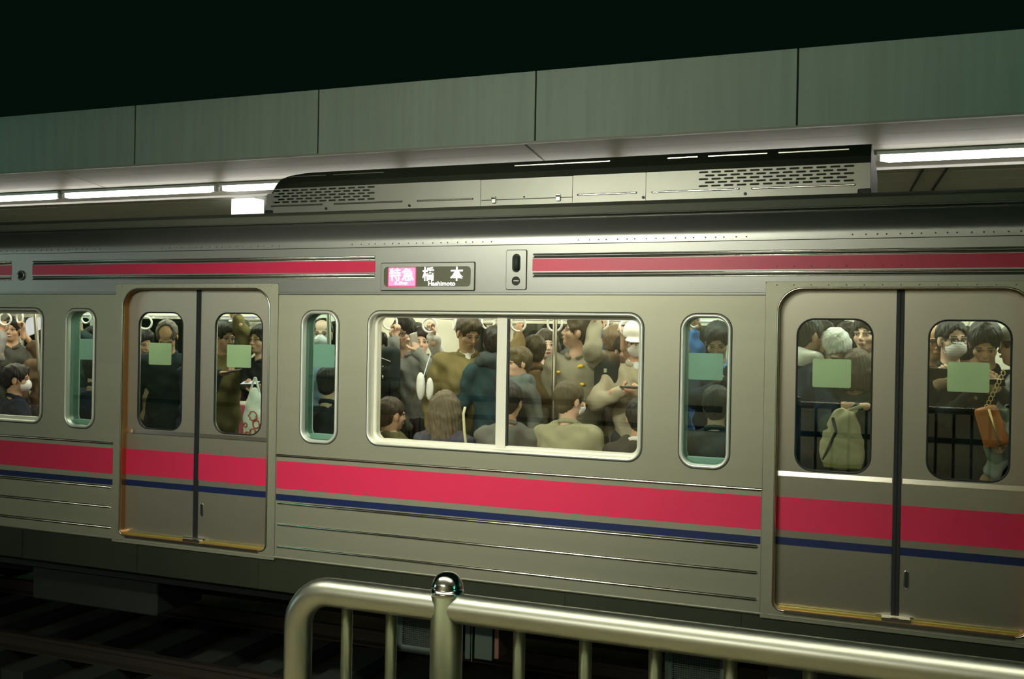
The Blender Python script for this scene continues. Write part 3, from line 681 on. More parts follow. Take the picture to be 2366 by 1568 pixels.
def unit(v): v = np.array(v, float); return v / (np.linalg.norm(v) + 1e-9)
def rotz(v, a): c, s = math.cos(a), math.sin(a); return np.array((v[0] * c - v[1] * s, v[0] * s + v[1] * c, v[2]))
def cloth(c): return mat('cloth_%02x%02x%02x' % tuple(int(255 * q) for q in c), c, 0.88, 0, 0.35, 60, 0.12, 9, spec=0.2)
def hairm(c): return mat('hair_%02x%02x%02x' % tuple(int(255 * q) for q in c), c, 0.5, 0, 0.7, 140, 0.35, 60, stretch=(1, 1, 0.35), spec=0.35)
def skinm(c): return mat('skin_%02x%02x%02x' % tuple(int(255 * q) for q in c), c, 0.5, 0, 0.05, 80, 0.06, 14, spec=0.35)
EYE = mat('eye_dark', (0.012, 0.008, 0.006), 0.3); LIP = mat('lips', (0.34, 0.17, 0.12), 0.5); EYEW = mat('eye_white', (0.55, 0.52, 0.47), 0.4)
MASK = mat('mask_white', (0.80, 0.82, 0.84), 0.8, 0, 0.4, 50, stretch=(1, 1, 6)); FRAME = mat('glasses_frame', (0.015, 0.013, 0.012), 0.3)
def plaid():
    m = mat('plaid_navy', (0.05, 0.05, 0.085), 0.9); nt = m.node_tree; b = nt.nodes['Principled BSDF']
    tc = nt.nodes.new('ShaderNodeTexCoord'); acc = None
    for d, col, sc in (('X', (0.16, 0.08, 0.06), 20), ('Z', (0.03, 0.08, 0.16), 22)):
        w = nt.nodes.new('ShaderNodeTexWave'); w.bands_direction = d; w.inputs['Scale'].default_value = sc / 6.28 * 2
        nt.links.new(tc.outputs['Object'], w.inputs[0]); r = nt.nodes.new('ShaderNodeMath'); r.operation = 'POWER'; r.inputs[1].default_value = 4
        nt.links.new(w.outputs['Fac'], r.inputs[0]); mx = nt.nodes.new('ShaderNodeMix'); mx.data_type = 'RGBA'
        if acc is None: mx.inputs['A'].default_value = (0.045, 0.045, 0.075, 1)
        else: nt.links.new(acc, mx.inputs['A'])
        mx.inputs['B'].default_value = (*col, 1); ml = nt.nodes.new('ShaderNodeMath'); ml.operation = 'MULTIPLY'; ml.inputs[1].default_value = .6
        nt.links.new(r.outputs[0], ml.inputs[0]); nt.links.new(ml.outputs[0], mx.inputs['Factor']); acc = mx.outputs['Result']
    nt.links.new(acc, b.inputs['Base Color']); return m

def hand_sdf(S, w, d, side, palm, s, grip):
    """five separate fingers and a side thumb; w wrist, d towards the fingers, palm = palm normal, side = thumb side; grip 0 flat .. 1 fist"""
    d = unit(d); n = unit(np.array(palm) - d * (np.array(palm) @ d)); t = unit(side - d * (side @ d) - n * (side @ n))
    M = np.stack([d, t, n], 1)
    S.cone(w - d * .05 * s, w + d * .02 * s, .027 * s, .025 * s, .012)
    S.ell(w + d * .055 * s, (.052 * s, .040 * s, .017 * s), M, .012)
    for i, (off, L) in enumerate(((.029, .072), (.010, .080), (-.009, .075), (-.027, .058))):
        p = w + d * .092 * s + t * off * s; a = .35 + grip * 1.0; q = p; dd = d
        L = L * s; r = .0088 * s
        for f_, fl in ((.45, .25 + grip * 1.0), (.32, .35 + grip * 1.25), (.25, .25 + grip * .8)):
            c, sn = math.cos(fl), math.sin(fl)
            sg = 1 if (np.cross(t, d) @ n) > 0 else -1
            dd = unit(dd * c + np.cross(t, dd) * sg * sn); q2 = q + dd * L * f_
            S.cone(q, q2, r, r * .92, .004); q = q2; r *= .92
    b = w + d * .022 * s + t * .028 * s; k = b + (t * .75 + d * .55 + n * .35) * .042 * s; e = k + (d * .9 + n * (.25 + .5 * grip) - t * .2 * grip) * .032 * s
    S.cone(b, k, .013 * s, .0105 * s, .008); S.cone(k, e, .0105 * s, .0085 * s, .004)
    return w + d * .09 * s + n * .03 * s

def person(label, head, heading, seated=False, hyaw=0, pitch=0, hroll=0, hair='short', hcol=(0.012, 0.010, 0.008), skin=(0.50, 0.31, 0.20),
           coat=(0.02, 0.02, 0.022), pants=(0.02, 0.022, 0.03), arms=(None, None), mask=False, glasses=False, cap=None, collar=None,
           s=None, long_coat=False, hood=None, bulk=1.0, sleeve=(1.0, 1.0), coatmat=None, pack=None, scarf=None, lean=0.0, group=None, shirt=None, grip=(.8, .8), palm=(None, None), drop=0.0, dots=None):
    H = np.array(head, float); a = math.radians(heading); F = np.array((math.cos(a), math.sin(a), 0.)); Lf = np.array((-math.sin(a), math.cos(a), 0.)); U = np.array((0, 0, 1.))
    FL = 1.15
    if s is None: s = 1.0 if seated else min(1.10, max(.90, (H[2] + .115 + .04 * math.sin(math.radians(abs(pitch))) - FL) / 1.70))
    # head frame
    ha = a + math.radians(hyaw); p = math.radians(pitch); hf0 = np.array((math.cos(ha), math.sin(ha), 0.)); hl = np.array((-math.sin(ha), math.cos(ha), 0.))
    hf = hf0 * math.cos(p) - U * math.sin(p); hu = U * math.cos(p) + hf0 * math.sin(p)
    if hroll: r_ = math.radians(hroll); hl, hu = hl * math.cos(r_) + hu * math.sin(r_), hu * math.cos(r_) - hl * math.sin(r_)
    M = np.stack([hf, hl, hu], 1); hs = s * 1.0
    def hp(x, y, z): return H + M @ (np.array((x, y, z)) * hs)
    nb = H - F * (.02 + .075 * math.sin(p)) * s - U * (.185 - .03 * (1 - math.cos(p))) * s - U * drop      # base of the neck
    hipz = FL + .50 if seated else FL + .86 * s
    hip = np.array((nb[0] - F[0] * (.03 + lean), nb[1] - F[1] * (.03 + lean), hipz))
    if seated: hip = np.array((nb[0] - F[0] * .02, nb[1] - F[1] * .02, hipz))
    T_ = nb - hip; tl = np.linalg.norm(T_)
    B = np.stack([F, Lf, U], 1)
    loc = (hip[0], hip[1], FL)
    # --- limbs
    feet = []; knees = []; hips = []
    for sg in (1, -1):
        h0 = hip + Lf * sg * .09 * s; hips.append(h0)
        if seated: k0 = h0 + F * .43 * s + Lf * sg * .03 - U * .03; f0 = np.array((k0[0] - F[0] * .02, k0[1] - F[1] * .02, FL + .07))
        else: k0 = (h0 + np.array((h0[0], h0[1], FL + .07))) / 2 + F * .025; f0 = np.array((h0[0], h0[1], FL + .07)) + Lf * sg * .03
        knees.append(k0); feet.append(f0)
    shoulders = [nb + Lf * sg * .168 * s * (0.5 + .5 * bulk) - U * .050 * s - F * .01 for sg in (1, -1)]
    elbows = []; wrists = []; hdirs = []; has = []
    for i, sg in enumerate((1, -1)):
        A = arms[i]; Sx = shoulders[i]; a1, a2 = .285 * s, .250 * s
        if A is None:
            if seated: tgt = knees[i] - F * .12 + U * .10 - Lf * sg * .05
            else: tgt = Sx - U * .50 * s + F * .10 + Lf * sg * .06
            pole = -F * .4 + Lf * sg * .6 - U * .6
        else:
            tgt = np.array(A[0], float); pole = np.array(A[1], float) if len(A) > 1 and A[1] is not None else Lf * sg * .7 - U * .7 - F * .1
        v = tgt - Sx; d = np.linalg.norm(v)
        if d > (a1 + a2) * .985: Sx = Sx + v / d * min(d - (a1 + a2) * .985, .10); shoulders[i] = Sx; v = tgt - Sx; d = np.linalg.norm(v)
        if d > (a1 + a2) * .985: k_ = d / ((a1 + a2) * .985); a1 *= k_; a2 *= k_
        x = (a1 * a1 - a2 * a2 + d * d) / (2 * d); y = math.sqrt(max(a1 * a1 - x * x, 0)); u = v / d; pl_ = unit(pole - u * (pole @ u))
        E_ = Sx + u * x + pl_ * y; elbows.append(E_); wrists.append(tgt); hdirs.append(unit(tgt - E_)); has.append(A is not None)
    # --- skin: torso core, limbs, neck, head and hands grown as one surface per region and joined in one mesh
    parts = []
    core = Sdf(.024, .04)
    core.ell(nb - T_ * .33, (.095 * s, .15 * s, .19 * s), B).ell(hip + U * .04, (.10 * s, .145 * s, .13 * s), B)
    core.cone(nb - U * .07 * s, nb - U * .02 * s, .06 * s, .05 * s)
    for i in range(2):
        core.cone(hips[i], knees[i], .072 * s, .052 * s).cone(knees[i], feet[i], .05 * s, .035 * s).cone(feet[i] - U * .03, feet[i] + F * .13 - U * .035, .034, .03)
        core.cone(shoulders[i], elbows[i], .042 * s, .036 * s).cone(elbows[i], wrists[i], .036 * s, .027 * s)
        core.cone(nb - U * .04, shoulders[i], .05 * s, .045 * s)
    parts.append((*core.mesh(), 0))
    hd = Sdf(.0056, .018)
    hd.ell(hp(-.014, 0, .030), np.array((.096, .077, .088)) * hs, M).ell(hp(.026, 0, -.034), np.array((.062, .058, .080)) * hs, M).ell(hp(.050, 0, -.088), np.array((.030, .032, .024)) * hs, M)
    for sg in (1, -1):
        hd.ell(hp(.056, sg * .040, -.030), np.array((.024, .022, .022)) * hs, M); hd.cone(hp(.083, sg * .012, .014), hp(.074, sg * .048, .012), .0095 * hs, .008 * hs, .010)
    hd.cone(hp(-.028, 0, -.05), nb + U * .01, .050 * s, .056 * s, .03).cone(nb + U * .01, nb - U * .06 * s, .056 * s, .07 * s, .03)
    for sg in (1, -1):
        hd.ell(hp(.094, sg * .032, -.003), np.array((.014, .017, .010)) * hs, M, .012, -1)
        hd.ell(hp(-.004, sg * .078, -.010), np.array((.021, .009, .032)) * hs, M, .006)
    hd.cone(hp(.086, 0, .004), hp(.103, 0, -.030), .0065 * hs, .011 * hs, .010).ell(hp(.094, 0, -.036), np.array((.010, .018, .008)) * hs, M, .006)
    hd.ell(hp(.086, 0, -.060), np.array((.010, .024, .010)) * hs, M, .008)
    parts.append((*hd.mesh(), 0))
    for sg in (1, -1):
        e = Sdf(.0032, .002).ell(hp(.0805, sg * .032, -.004), np.array((.008, .0155, .0062)) * hs, M); parts.append((*e.mesh(), 2))
        e = Sdf(.0032, .003).ell(hp(.0865, sg * .032, -.0025), np.array((.0035, .0078, .0058)) * hs, M).cone(hp(.085, sg * .017, .0025), hp(.081, sg * .048, .001), .0026 * hs, .0026 * hs); parts.append((*e.mesh(), 1))
        e = Sdf(.004, .003).cone(hp(.0895, sg * .015, .0215), hp(.081, sg * .051, .0205), .0042 * hs, .0032 * hs); parts.append((*e.mesh(), 3))
    e = Sdf(.0032, .003).cone(hp(.0955, .016, -.0585), hp(.0955, -.016, -.0585), .0042 * hs).cone(hp(.093, .012, -.066), hp(.093, -.012, -.066), .0048 * hs); parts.append((*e.mesh(), 4))
    palms = [None, None]
    for i, sg in enumerate((1, -1)):
        hh = Sdf(.0046, .006); pm = palm[i] if palm[i] is not None else (F * .3 - Lf * sg * .9 if not has[i] else F * .2 + np.array((0, 0, .1)) - Lf * sg * .4)
        hdir = hdirs[i] if not (has[i] and arms[i] is not None and len(arms[i]) > 2 and arms[i][2] is not None) else unit(arms[i][2])
        sd = np.cross(hdir, pm) * (1 if sg > 0 else -1)
        palms[i] = hand_sdf(hh, wrists[i], hdir, sd, np.array(pm, float), s, grip[i])
        parts.append((*hh.mesh(), 0))
    body = np_obj('person', parts, None, [skinm(skin), EYE, EYEW, hairm(hcol), LIP])
    mw = Vector(loc); body.data.transform(Matrix.Translation(-mw)); body.location = mw
    tag(body, label, 'person', group)
    # --- garments
    ph = R.uniform(0, 6)
    def fold(P):
        x, y, z = P[:, 0], P[:, 1], P[:, 2]
        return 1.9 * (.0042 * np.sin(34 * z + 9 * np.sin(7 * x + ph) + 5 * y) * np.sin(11 * x + 7 * y + ph) + .0035 * np.sin(21 * x - 26 * z + 6 * np.sin(9 * y)) + .002 * np.sin(60 * z + 30 * x + ph))
    cm = coatmat or cloth(coat)
    G = Sdf(.0135, .035); bk = bulk
    for i in range(2): G.cone(nb - U * .045 * s, shoulders[i], .070 * s, .066 * s * bk)
    G.ell(nb - T_ * .32 + F * .008, (.122 * s * bk, .182 * s * bk, .20 * s), B).ell(nb - T_ * .70, (.112 * s * bk, .158 * s * bk, .19 * s), B).ell(hip + U * .02, (.122 * s * bk, .168 * s * bk, .13 * s), B)
    if long_coat and not seated: G.cone(hip, hip - U * .38 * s, .16 * s, .17 * s).ell(hip - U * .2 * s, (.14 * s, .19 * s, .28 * s), B)
    for i in range(2):
        r1, r2, r3_ = .064 * s * bk, .056 * s * bk, .044 * s * bk
        G.cone(shoulders[i], elbows[i], r1, r2, .02)
        e = elbows[i] + (wrists[i] - elbows[i]) * (.96 * sleeve[i])
        if sleeve[i] > 0: G.cone(elbows[i], e, r2, r3_ if sleeve[i] > .6 else r2, .015)
    nv = Sdf(.012, .015)
    G.cone(nb - U * .01, nb + U * .10, .047 * s, .075 * s, .010, -1)      # neck opening
    np_obj('coat' if long_coat or bk > 1.05 else 'jacket', [(*G.mesh(fold), 0)], body, [cm])
    if collar or not hood:
        C = Sdf(.008, .010); K = 12
        for q in range(K):
            a0, a1 = 2 * PI * q / K, 2 * PI * (q + 1) / K
            if collar is None and (q in (0, K - 1)): continue
            def cp(t, rr): return nb + U * (.030 - .028 * math.cos(t)) * s + F * math.cos(t) * rr * s + Lf * math.sin(t) * rr * s + F * .012
            C.cone(cp(a0, .066), cp(a1, .066), .016 * s)
        np_obj('collar', [(*C.mesh(), 0)], body, [cloth(collar) if collar else cm])
    Pn = Sdf(.02, .03)
    for i in range(2): Pn.cone(hips[i], knees[i], .092 * s, .072 * s).cone(knees[i], feet[i] - U * .02, .068 * s, .052 * s)
    Pn.ell(hip, (.118 * s, .165 * s, .11 * s), B); np_obj('trousers', [(*Pn.mesh(), 0)], body, [cloth(pants)])
    for i in range(2):
        Sh = Sdf(.016, .02).cone(feet[i] - U * .035 - F * .03, feet[i] - U * .038 + F * .15 * s, .036, .030).cone(feet[i], feet[i] - U * .03, .04)
        np_obj('shoe', [(*Sh.mesh(), 0)], body, [cloth((.015, .013, .012))])
    if shirt:
        Sh_ = Sdf(.006, .01).ell(nb + F * .070 * s - U * .015 * s, (.022 * s, .024 * s, .050 * s), B)
        for sg in (1, -1): Sh_.cone(nb + F * .072 * s + U * .012 * s, nb + F * .02 * s + Lf * sg * .060 * s + U * .036 * s, .010 * s)
        np_obj('shirt', [(*Sh_.mesh(), 0)], body, [cloth(shirt)])
    # --- hair
    if hair != 'bald':
        Hh = Sdf(.0075, .012); g = .010 if hair in ('buzz', 'thin') else .014
        Hh.ell(hp(-.016, 0, .036), np.array((.096 + g, .077 + g, .088 + g)) * hs, M)
        if hair not in ('buzz', 'thin'): Hh.ell(hp(.02, .012, .078), np.array((.072, .066, .048)) * hs, M)
        Hh.ell(hp(-.055, 0, -.02), np.array((.060, .066, .070)) * hs, M)
        if hair == 'long' or hair == 'bob':
            zl = -.24 if hair == 'long' else -.115
            for t in range(9):
                an = math.radians(88 + 23 * t); x, y = math.cos(an) * .088 - .012, math.sin(an) * .086
                tip = hp(x * 1.1, y * 1.12, -.02) + U * zl * hs * (.95 + .05 * (t % 2))
                Hh.chain([hp(x * .9, y * .92, .05), hp(x * 1.06, y * 1.1, -.03), tip], [.030 * hs, .030 * hs, .020 * hs], .02)
        # face and ear clearance
        fz = .044 if hair in ('bangs', 'bob', 'long') else .056 if hair == 'short' else .066
        Hh.ell(hp(.098, 0, fz - .105), np.array((.072, .064 if hair in ('long', 'bob', 'bangs') else .071, .105)) * hs, M, .010, -1)
        if hair in ('short', 'buzz', 'thin', 'grey'):
            for sg in (1, -1): Hh.ell(hp(.012, sg * .090, -.036), np.array((.046, .034, .058)) * hs, M, .010, -1)
            Hh.ell(hp(-.035, 0, -.145), np.array((.10, .085, .055)) * hs, M, .012, -1)
        if hair == 'thin': Hh.ell(hp(.07, 0, .10), np.array((.075, .06, .06)) * hs, M, .02, -1)
        def tuft(P):
            w = (P - H) @ M; an = np.arctan2(w[:, 1], w[:, 0] + .02)
            return .0032 * np.sin(26 * an + 40 * w[:, 2]) + .0030 * np.sin(90 * w[:, 0] + 70 * w[:, 1] + ph) * np.sin(80 * w[:, 2])
        np_obj('hair', [(*Hh.mesh(tuft), 0)], body, [hairm(hcol)])
    if mask:
        Mk = Sdf(.0055, .010); Mk.ell(hp(.044, 0, -.052), np.array((.067, .064, .052)) * hs, M).ell(hp(.080, 0, -.046), np.array((.035, .040, .046)) * hs, M)
        Mk.box(hp(-.02, 0, -.05), np.array((.058, .12, .12)) * hs, M, .005, .006, -1)
        mo = np_obj('mask', [(*Mk.mesh(lambda P: .0016 * np.sin(((P - H) @ M)[:, 2] * 420)), 0)], body, [MASK])
        Ml = Sdf(.004, .003)
        for sg in (1, -1):
            for z0, z1 in ((-.028, .012), (-.080, -.036)): Ml.cone(hp(.042, sg * .061, z0), hp(-.008, sg * .084, z1), .0022 * hs)
        np_obj('ear_loop', [(*Ml.mesh(), 0)], mo, [MASK])
    if glasses:
        Gl = Sdf(.0032, .003)
        for sg in (1, -1):
            for q in range(10):
                a0, a1 = 2 * PI * q / 10, 2 * PI * (q + 1) / 10
                Gl.cone(hp(.098, sg * (.033 + .023 * math.cos(a0)), -.006 + .0165 * math.sin(a0)), hp(.098, sg * (.033 + .023 * math.cos(a1)), -.006 + .0165 * math.sin(a1)), .0026 * hs)
            Gl.cone(hp(.096, sg * .056, .002), hp(.0, sg * .080, .004), .0026 * hs)
        Gl.cone(hp(.100, .010, -.002), hp(.100, -.010, -.002), .0026 * hs)
        np_obj('glasses', [(*Gl.mesh(), 0)], body, [FRAME])
    if cap:
        Cp = Sdf(.0075, .010); Cp.ell(hp(-.014, 0, .056), np.array((.122, .102, .092)) * hs, M); Cp.box(hp(0, 0, -.09), np.array((.2, .2, .12)) * hs, M, .01, .008, -1)
        Cp.ell(hp(.115, 0, .036), np.array((.075, .075, .010)) * hs, M, .012)
        np_obj('cap', [(*Cp.mesh(), 0)], body, [cloth(cap)])
    if hood:
        Hd = Sdf(.010, .02); Hd.ell(nb + U * .05 * s - F * .06, (.08 * s, .13 * s, .07 * s), B)
        for t in range(7):
            t0, t1 = math.radians(70 + 31 * t), math.radians(70 + 31 * (t + 1))
            Hd.cone(nb + U * .045 + F * math.cos(t0) * .09 * s + Lf * math.sin(t0) * .105 * s, nb + U * .045 + F * math.cos(t1) * .09 * s + Lf * math.sin(t1) * .105 * s, .034 * s)
        np_obj('hood', [(*Hd.mesh(fold), 0)], body, [cloth(hood)])
    if scarf:
        Sc = Sdf(.010, .02); K = 10
        for lev, rr in ((.0, .088), (.045, .078)):
            for q in range(K):
                t0, t1 = 2 * PI * q / K, 2 * PI * (q + 1) / K
                Sc.cone(nb + U * (lev + .008) * s + F * math.cos(t0) * rr * s + Lf * math.sin(t0) * rr * s, nb + U * (lev + .008) * s + F * math.cos(t1) * rr * s + Lf * math.sin(t1) * rr * s, .033 * s)
        np_obj('scarf', [(*Sc.mesh(fold), 0)], body, [cloth(scarf)])
    if dots:
        for sx, sz in dots:
            c = nb + Lf * sx - U * sz + F * .115 * s * bk; D_ = Sdf(.006, .006).ell(c, (.016, .02, .012), B).ell(c - Lf * .018 - U * .008, (.013, .012, .010), B)
            np_obj('button_tab', [(*D_.mesh(), 0)], body, [mat('yellow_tab', (0.75, 0.48, 0.02), .5)], 'yellow fastening tab')
    return dict(body=body, nb=nb, F=F, L=Lf, U=U, palms=palms, wrists=wrists, hdirs=hdirs, shoulders=shoulders, s=s, hip=hip)

def phone(label, c, face, upv, lit=False, w=.036, h=.074, col=(0.012, 0.012, 0.014)):
    """a slab with a screen; face = screen normal, upv = long axis"""
    f_ = unit(face); u_ = unit(np.array(upv) - f_ * (np.array(upv) @ f_)); r_ = np.cross(u_, f_); M = np.stack([r_, f_, u_], 1); c = np.array(c, float)
    S = Sdf(.0042, .002).box(c, (w, .0048, h), M, .0045); o = np_obj('smartphone', [(*S.mesh(), 0)], None, [mat('phone_%d' % int(col[0] * 1000), col, .3)])
    o.data.transform(Matrix.Translation(-Vector(c))); o.location = c; tag(o, label, 'phone')
    q = [c + f_ * .0060 + r_ * a * (w - .004) + u_ * b * (h - .006) for a, b in ((-1, -1), (1, -1), (1, 1), (-1, 1))]
    q += [x - f_ * .0018 for x in q]
    link('screen', q, [(0, 1, 2, 3), (7, 6, 5, 4), (0, 4, 5, 1), (1, 5, 6, 2), (2, 6, 7, 3), (3, 7, 4, 0)], mat('screen_lit', (.2, .2, .2), .3, emit=(.8, .9, 1.0), estr=.8) if lit else BLACK, o)
    return o
# ------------------------------------------------------------------ hand straps on the two rails
STRAPS = [((-2.831, 0.860, 2.783), 20, 'white ring hand strap gripped at the far left picture edge'), ((-2.652, 0.860, 2.801), -15, 'white ring hand strap held by a bare hand in the leftmost big window'),
          ((-1.872, 0.860, 2.812), 0, 'white ring hand strap seen in the narrow window left of the left door'), ((-1.214, 0.860, 2.770), 25, 'large white ring hand strap in the top left corner of the left door window'),
          ((-0.329, 0.860, 2.738), 10, 'white ring hand strap beside the olive sleeve in the left door'), ((1.154, 0.860, 2.801), 30, 'white hand strap gripped by the bespectacled man in grey'),
          ((1.495, 0.860, 2.782), 10, 'white ring hand strap held by the white sleeved passenger'), ((1.543, 1.200, 2.812), -55, 'small white ring hand strap above the tall man in the olive brown coat'),
          ((1.832, 1.200, 2.816), 50, 'small white ring hand strap just left of the window mullion'), ((2.213, 0.860, 2.801), 20, 'white ring hand strap gripped by the raised brown sleeve right of the mullion'),
          ((2.497, 0.860, 2.804), 0, 'white ring hand strap hanging free behind the grab pole'), ((2.840, 0.860, 2.815), 0, 'white ring hand strap hanging in front of the blue sleeve'),
          ((3.027, 0.860, 2.783), 45, 'white ring hand strap gripped by the bare hand beside the white cap'), ((3.501, 0.860, 2.846), 60, 'white ring hand strap above the blue sleeve in the narrow window'),
          ((5.315, 1.940, 2.851), 30, 'white ring hand strap in the rightmost door window')]
for c, ang, lab in STRAPS:
    c = Vector(c); t = empty('hand_strap', (c.x, c.y, 2.96), lab, 'strap', 'hand straps of the train car')
    a = math.radians(ang); d = Vector((math.cos(a), math.sin(a), 0)); K = 28
    MB().tube([c + d * .054 * math.cos(2 * PI * k / K) + Vector((0, 0, .054 * math.sin(2 * PI * k / K))) for k in range(K + 1)], .0085, 10, False).out('ring', STRAP_RING, t, True)
    s0 = Vector((c.x, c.y, c.z + .048)); w = Vector((-d.y, d.x, 0)) * .004; e = d * .014
    v = [p + q for p in (s0, Vector((c.x, c.y, 2.975))) for q in (-e - w, e - w, e + w, -e + w)]
    link('strap', v, [(0, 1, 5, 4), (1, 2, 6, 5), (2, 3, 7, 6), (3, 0, 4, 7), (0, 3, 2, 1), (4, 5, 6, 7)], STRAP_BAND, t)

BLACKC = (0.012, 0.014, 0.016); NAVYC = (0.012, 0.018, 0.035); TEALD = (0.010, 0.022, 0.026)
DKSKIN = (0.42, 0.25, 0.15); PALE = (0.60, 0.40, 0.29)
UPV = (0, 0, 1.0)

# ---- leftmost big window
person('seated person with black hair and white mask in navy coat, leftmost window', (-2.184, 0.420, 2.267), 62, True, hyaw=-28, hair='short', coat=NAVYC, mask=True)
person('person in light grey sweater raising an arm at the far left edge', (-3.180, 0.950, 2.566), 60, hair='short', coat=(.26,.26,.25), arms=(None, ((-2.871, 0.860, 2.660), (.2, -.3, -1), UPV)))
person('person with black hair and dark grey jacket between two raised hands, leftmost window', (-3.236, 1.300, 2.684), -60, hair='short', coat=(.07,.07,.06))
person('person in brown jacket holding a strap with a bare hand, leftmost window', (-2.547, 1.050, 2.578), 170, hair='short', coat=(.13,.085,.05), arms=(None, ((-2.607, 0.860, 2.664), (.3, .1, -1), UPV)), sleeve=(1, .35))
# ---- narrow window left of the left door
person('seated person in dark navy jacket in the narrow window left of the left door', (-1.314, 0.420, 2.388), 95, True, hair='short', coat=NAVYC)
person('standing person holding a strap behind the narrow window left of the left door', (-1.990, 1.050, 2.608), -70, hair='short', coat=(.03,.05,.05), arms=(((-1.929, 0.860, 2.674), None, UPV), None))
# ---- left door, left leaf
person('bowed person with greying hair and dark coat at the left leaf of the left door', (-0.672, 0.500, 2.662), -58, pitch=44, hair='thin', hcol=(.10,.085,.065), coat=TEALD, bulk=1.08, skin=DKSKIN, long_coat=True)
person('person in olive brown jacket half hidden behind the bowed person at the left door', (-1.319, 0.950, 2.601), -20, hair='short', coat=(.12,.10,.05), pitch=20)
# ---- left door, right leaf
person('person in olive coat with one arm bent up over the head at the left door', (-0.269, 0.700, 2.663), -20, hair='short', pitch=10, coat=(.17,.145,.06), long_coat=True, arms=(((-0.085, 0.620, 2.803), (1, -.2, -.1), (-.6, .1, .8)), None), skin=PALE, bulk=1.22)
pp = person('person in dark navy suit holding a phone low at the left door', (-0.282, 0.420, 2.587), 10, hair='short', coat=(.014,.022,.045), arms=(None, ((-0.026, 0.340, 2.380), (-.2, -.4, -1), (1, .05, .15))), palm=(None, (0, .2, 1)), grip=(.8, .45))
phone('dark phone held in a pale hand at the left door', (0.086, 0.340, 2.403), (-.2, -.2, 1), (1, .1, .25))
p2 = person('person in black coat at the right edge of the left door window', (0.046, 0.750, 2.644), -100, hair='short', coat=BLACKC, arms=(None, ((0.217, 0.500, 2.286), None, (-1, -.1, .2))), long_coat=True)
phone('bright edged phone held low over the white bag at the left door', (0.166, 0.460, 2.312), (0, -.3, 1), (1, .1, .1), True)
# ---- narrow window right of the left door
person('person with white mask and high forehead in light blue striped shirt, narrow window', (0.522, 0.900, 2.698), -66, hair='thin', coat=(.22,.32,.42), mask=True, skin=PALE, hcol=(.03,.025,.02))
person('seated person with black hair and black coat, narrow window right of the left door', (0.907, 0.420, 2.342), 92, True, hair='short', coat=BLACKC)
# ---- big middle window, seated row
person('seated person with short grey brown hair, olive jacket and white collar behind the big window', (1.420, 0.420, 2.129), 78, True, hyaw=-22, hair='buzz', hcol=(.05,.035,.022), coat=(.10,.095,.045), collar=(.75,.74,.70))
person('seated person with long grey brown hair and dark plaid coat', (1.849, 0.420, 2.188), 92, True, hair='long', hcol=(.12,.095,.06), coat=(.05,.05,.08), coatmat=plaid())
person('seated person with black hair in grey wool coat behind the window mullion', (2.333, 0.420, 2.260), 88, True, hair='short', hcol=(.02,.018,.014), coat=(.15,.155,.14))
sk_ = person('seated person in pale khaki trench coat wearing a mask, seen from behind', (2.769, 0.420, 2.286), 84, True, hyaw=-30, hair='short', hcol=(.075,.06,.028), coat=(.31,.31,.205), mask=True, bulk=1.12, skin=PALE)
person('seated person in charcoal suit with white collar at the right end of the row', (3.245, 0.420, 2.192), 98, True, hyaw=10, hair='short', coat=(.055,.052,.045), collar=(.75,.74,.70))
# ---- big middle window, standing
g1 = person('person with glasses and grey sweater gripping a strap and holding a phone to the ear', (1.202, 1.000, 2.723), -80, hair='bangs', coat=(.22,.235,.22), glasses=True, skin=PALE, pitch=6, hyaw=-8,
            arms=(((1.421, 0.820, 2.581), (.9, -.2, -1), (-.45, -.1, 1)), ((1.205, 0.840, 2.672), (.35, -.5, -1), UPV)), grip=(.5, .85), palm=((-1, .2, 0), None))
phone('white edged phone held against the cheek of the person with glasses', (1.397, 0.800, 2.656), (-.8, .5, .2), (-.45, -.05, 1), False, .034, .07, (.5, .48, .45))
person('person in black coat with a dark backpack at the left end of the big window', (0.998, 0.950, 2.611), 70, hair='short', coat=(.02,.028,.03), pack=True)
person('person in white shirt reaching up to a strap, mostly hidden', (1.174, 1.350, 2.649), -60, hair='short', coat=(.80,.80,.78), arms=(((1.503, 0.900, 2.694), (.4, .2, -1), UPV), None), skin=PALE)
tall = person('tall person in long olive brown coat with white collar looking down', (1.807, 0.880, 2.731), -62, hair='short', hcol=(.045,.035,.015), coat=(.15,.125,.05), long_coat=True, pitch=26, hyaw=24, shirt=(.75,.75,.70), bulk=1.2, skin=(.44,.29,.17))
person('person in dark blue hooded jacket left of the window mullion', (2.002, 0.920, 2.657), 115, hair='short', coat=(.018,.045,.055), hood=(.035,.05,.055))
person('short person with a fringe and grey blue scarf just right of the window mullion', (2.269, 0.720, 2.520), 232, hair='bangs', hcol=(.09,.07,.03), coat=(.10,.11,.10), scarf=(.13,.17,.17), skin=PALE)
person('person in brown coat reaching up to a strap just right of the window mullion', (2.290, 1.000, 2.599), 125, hair='short', hcol=(.06,.045,.02), coat=(.14,.10,.04), long_coat=True, arms=(((2.214, 0.880, 2.706), (.1, -.6, -1), UPV), ((2.330, 1.050, 2.419), None, (.6, .2, .5))), bulk=1.2)
person('person with long dark hair and pale face behind the grab pole', (2.225, 1.450, 2.648), -58, hair='long', hcol=(.05,.045,.025), coat=(.09,.085,.05), skin=(.70,.52,.42))
person('person in grey parka with yellow tabs turning the head away to the left', (2.639, 0.950, 2.745), -95, hyaw=-62, pitch=-14, hair='short', hcol=(.07,.055,.03), coat=(.22,.21,.15), bulk=1.15, long_coat=True, skin=PALE,
       arms=(((2.802, 0.860, 2.796), (.1, -1, -.3), UPV), None), dots=((.09, .05), (-.09, .10), (.10, .18), (.12, .32)))
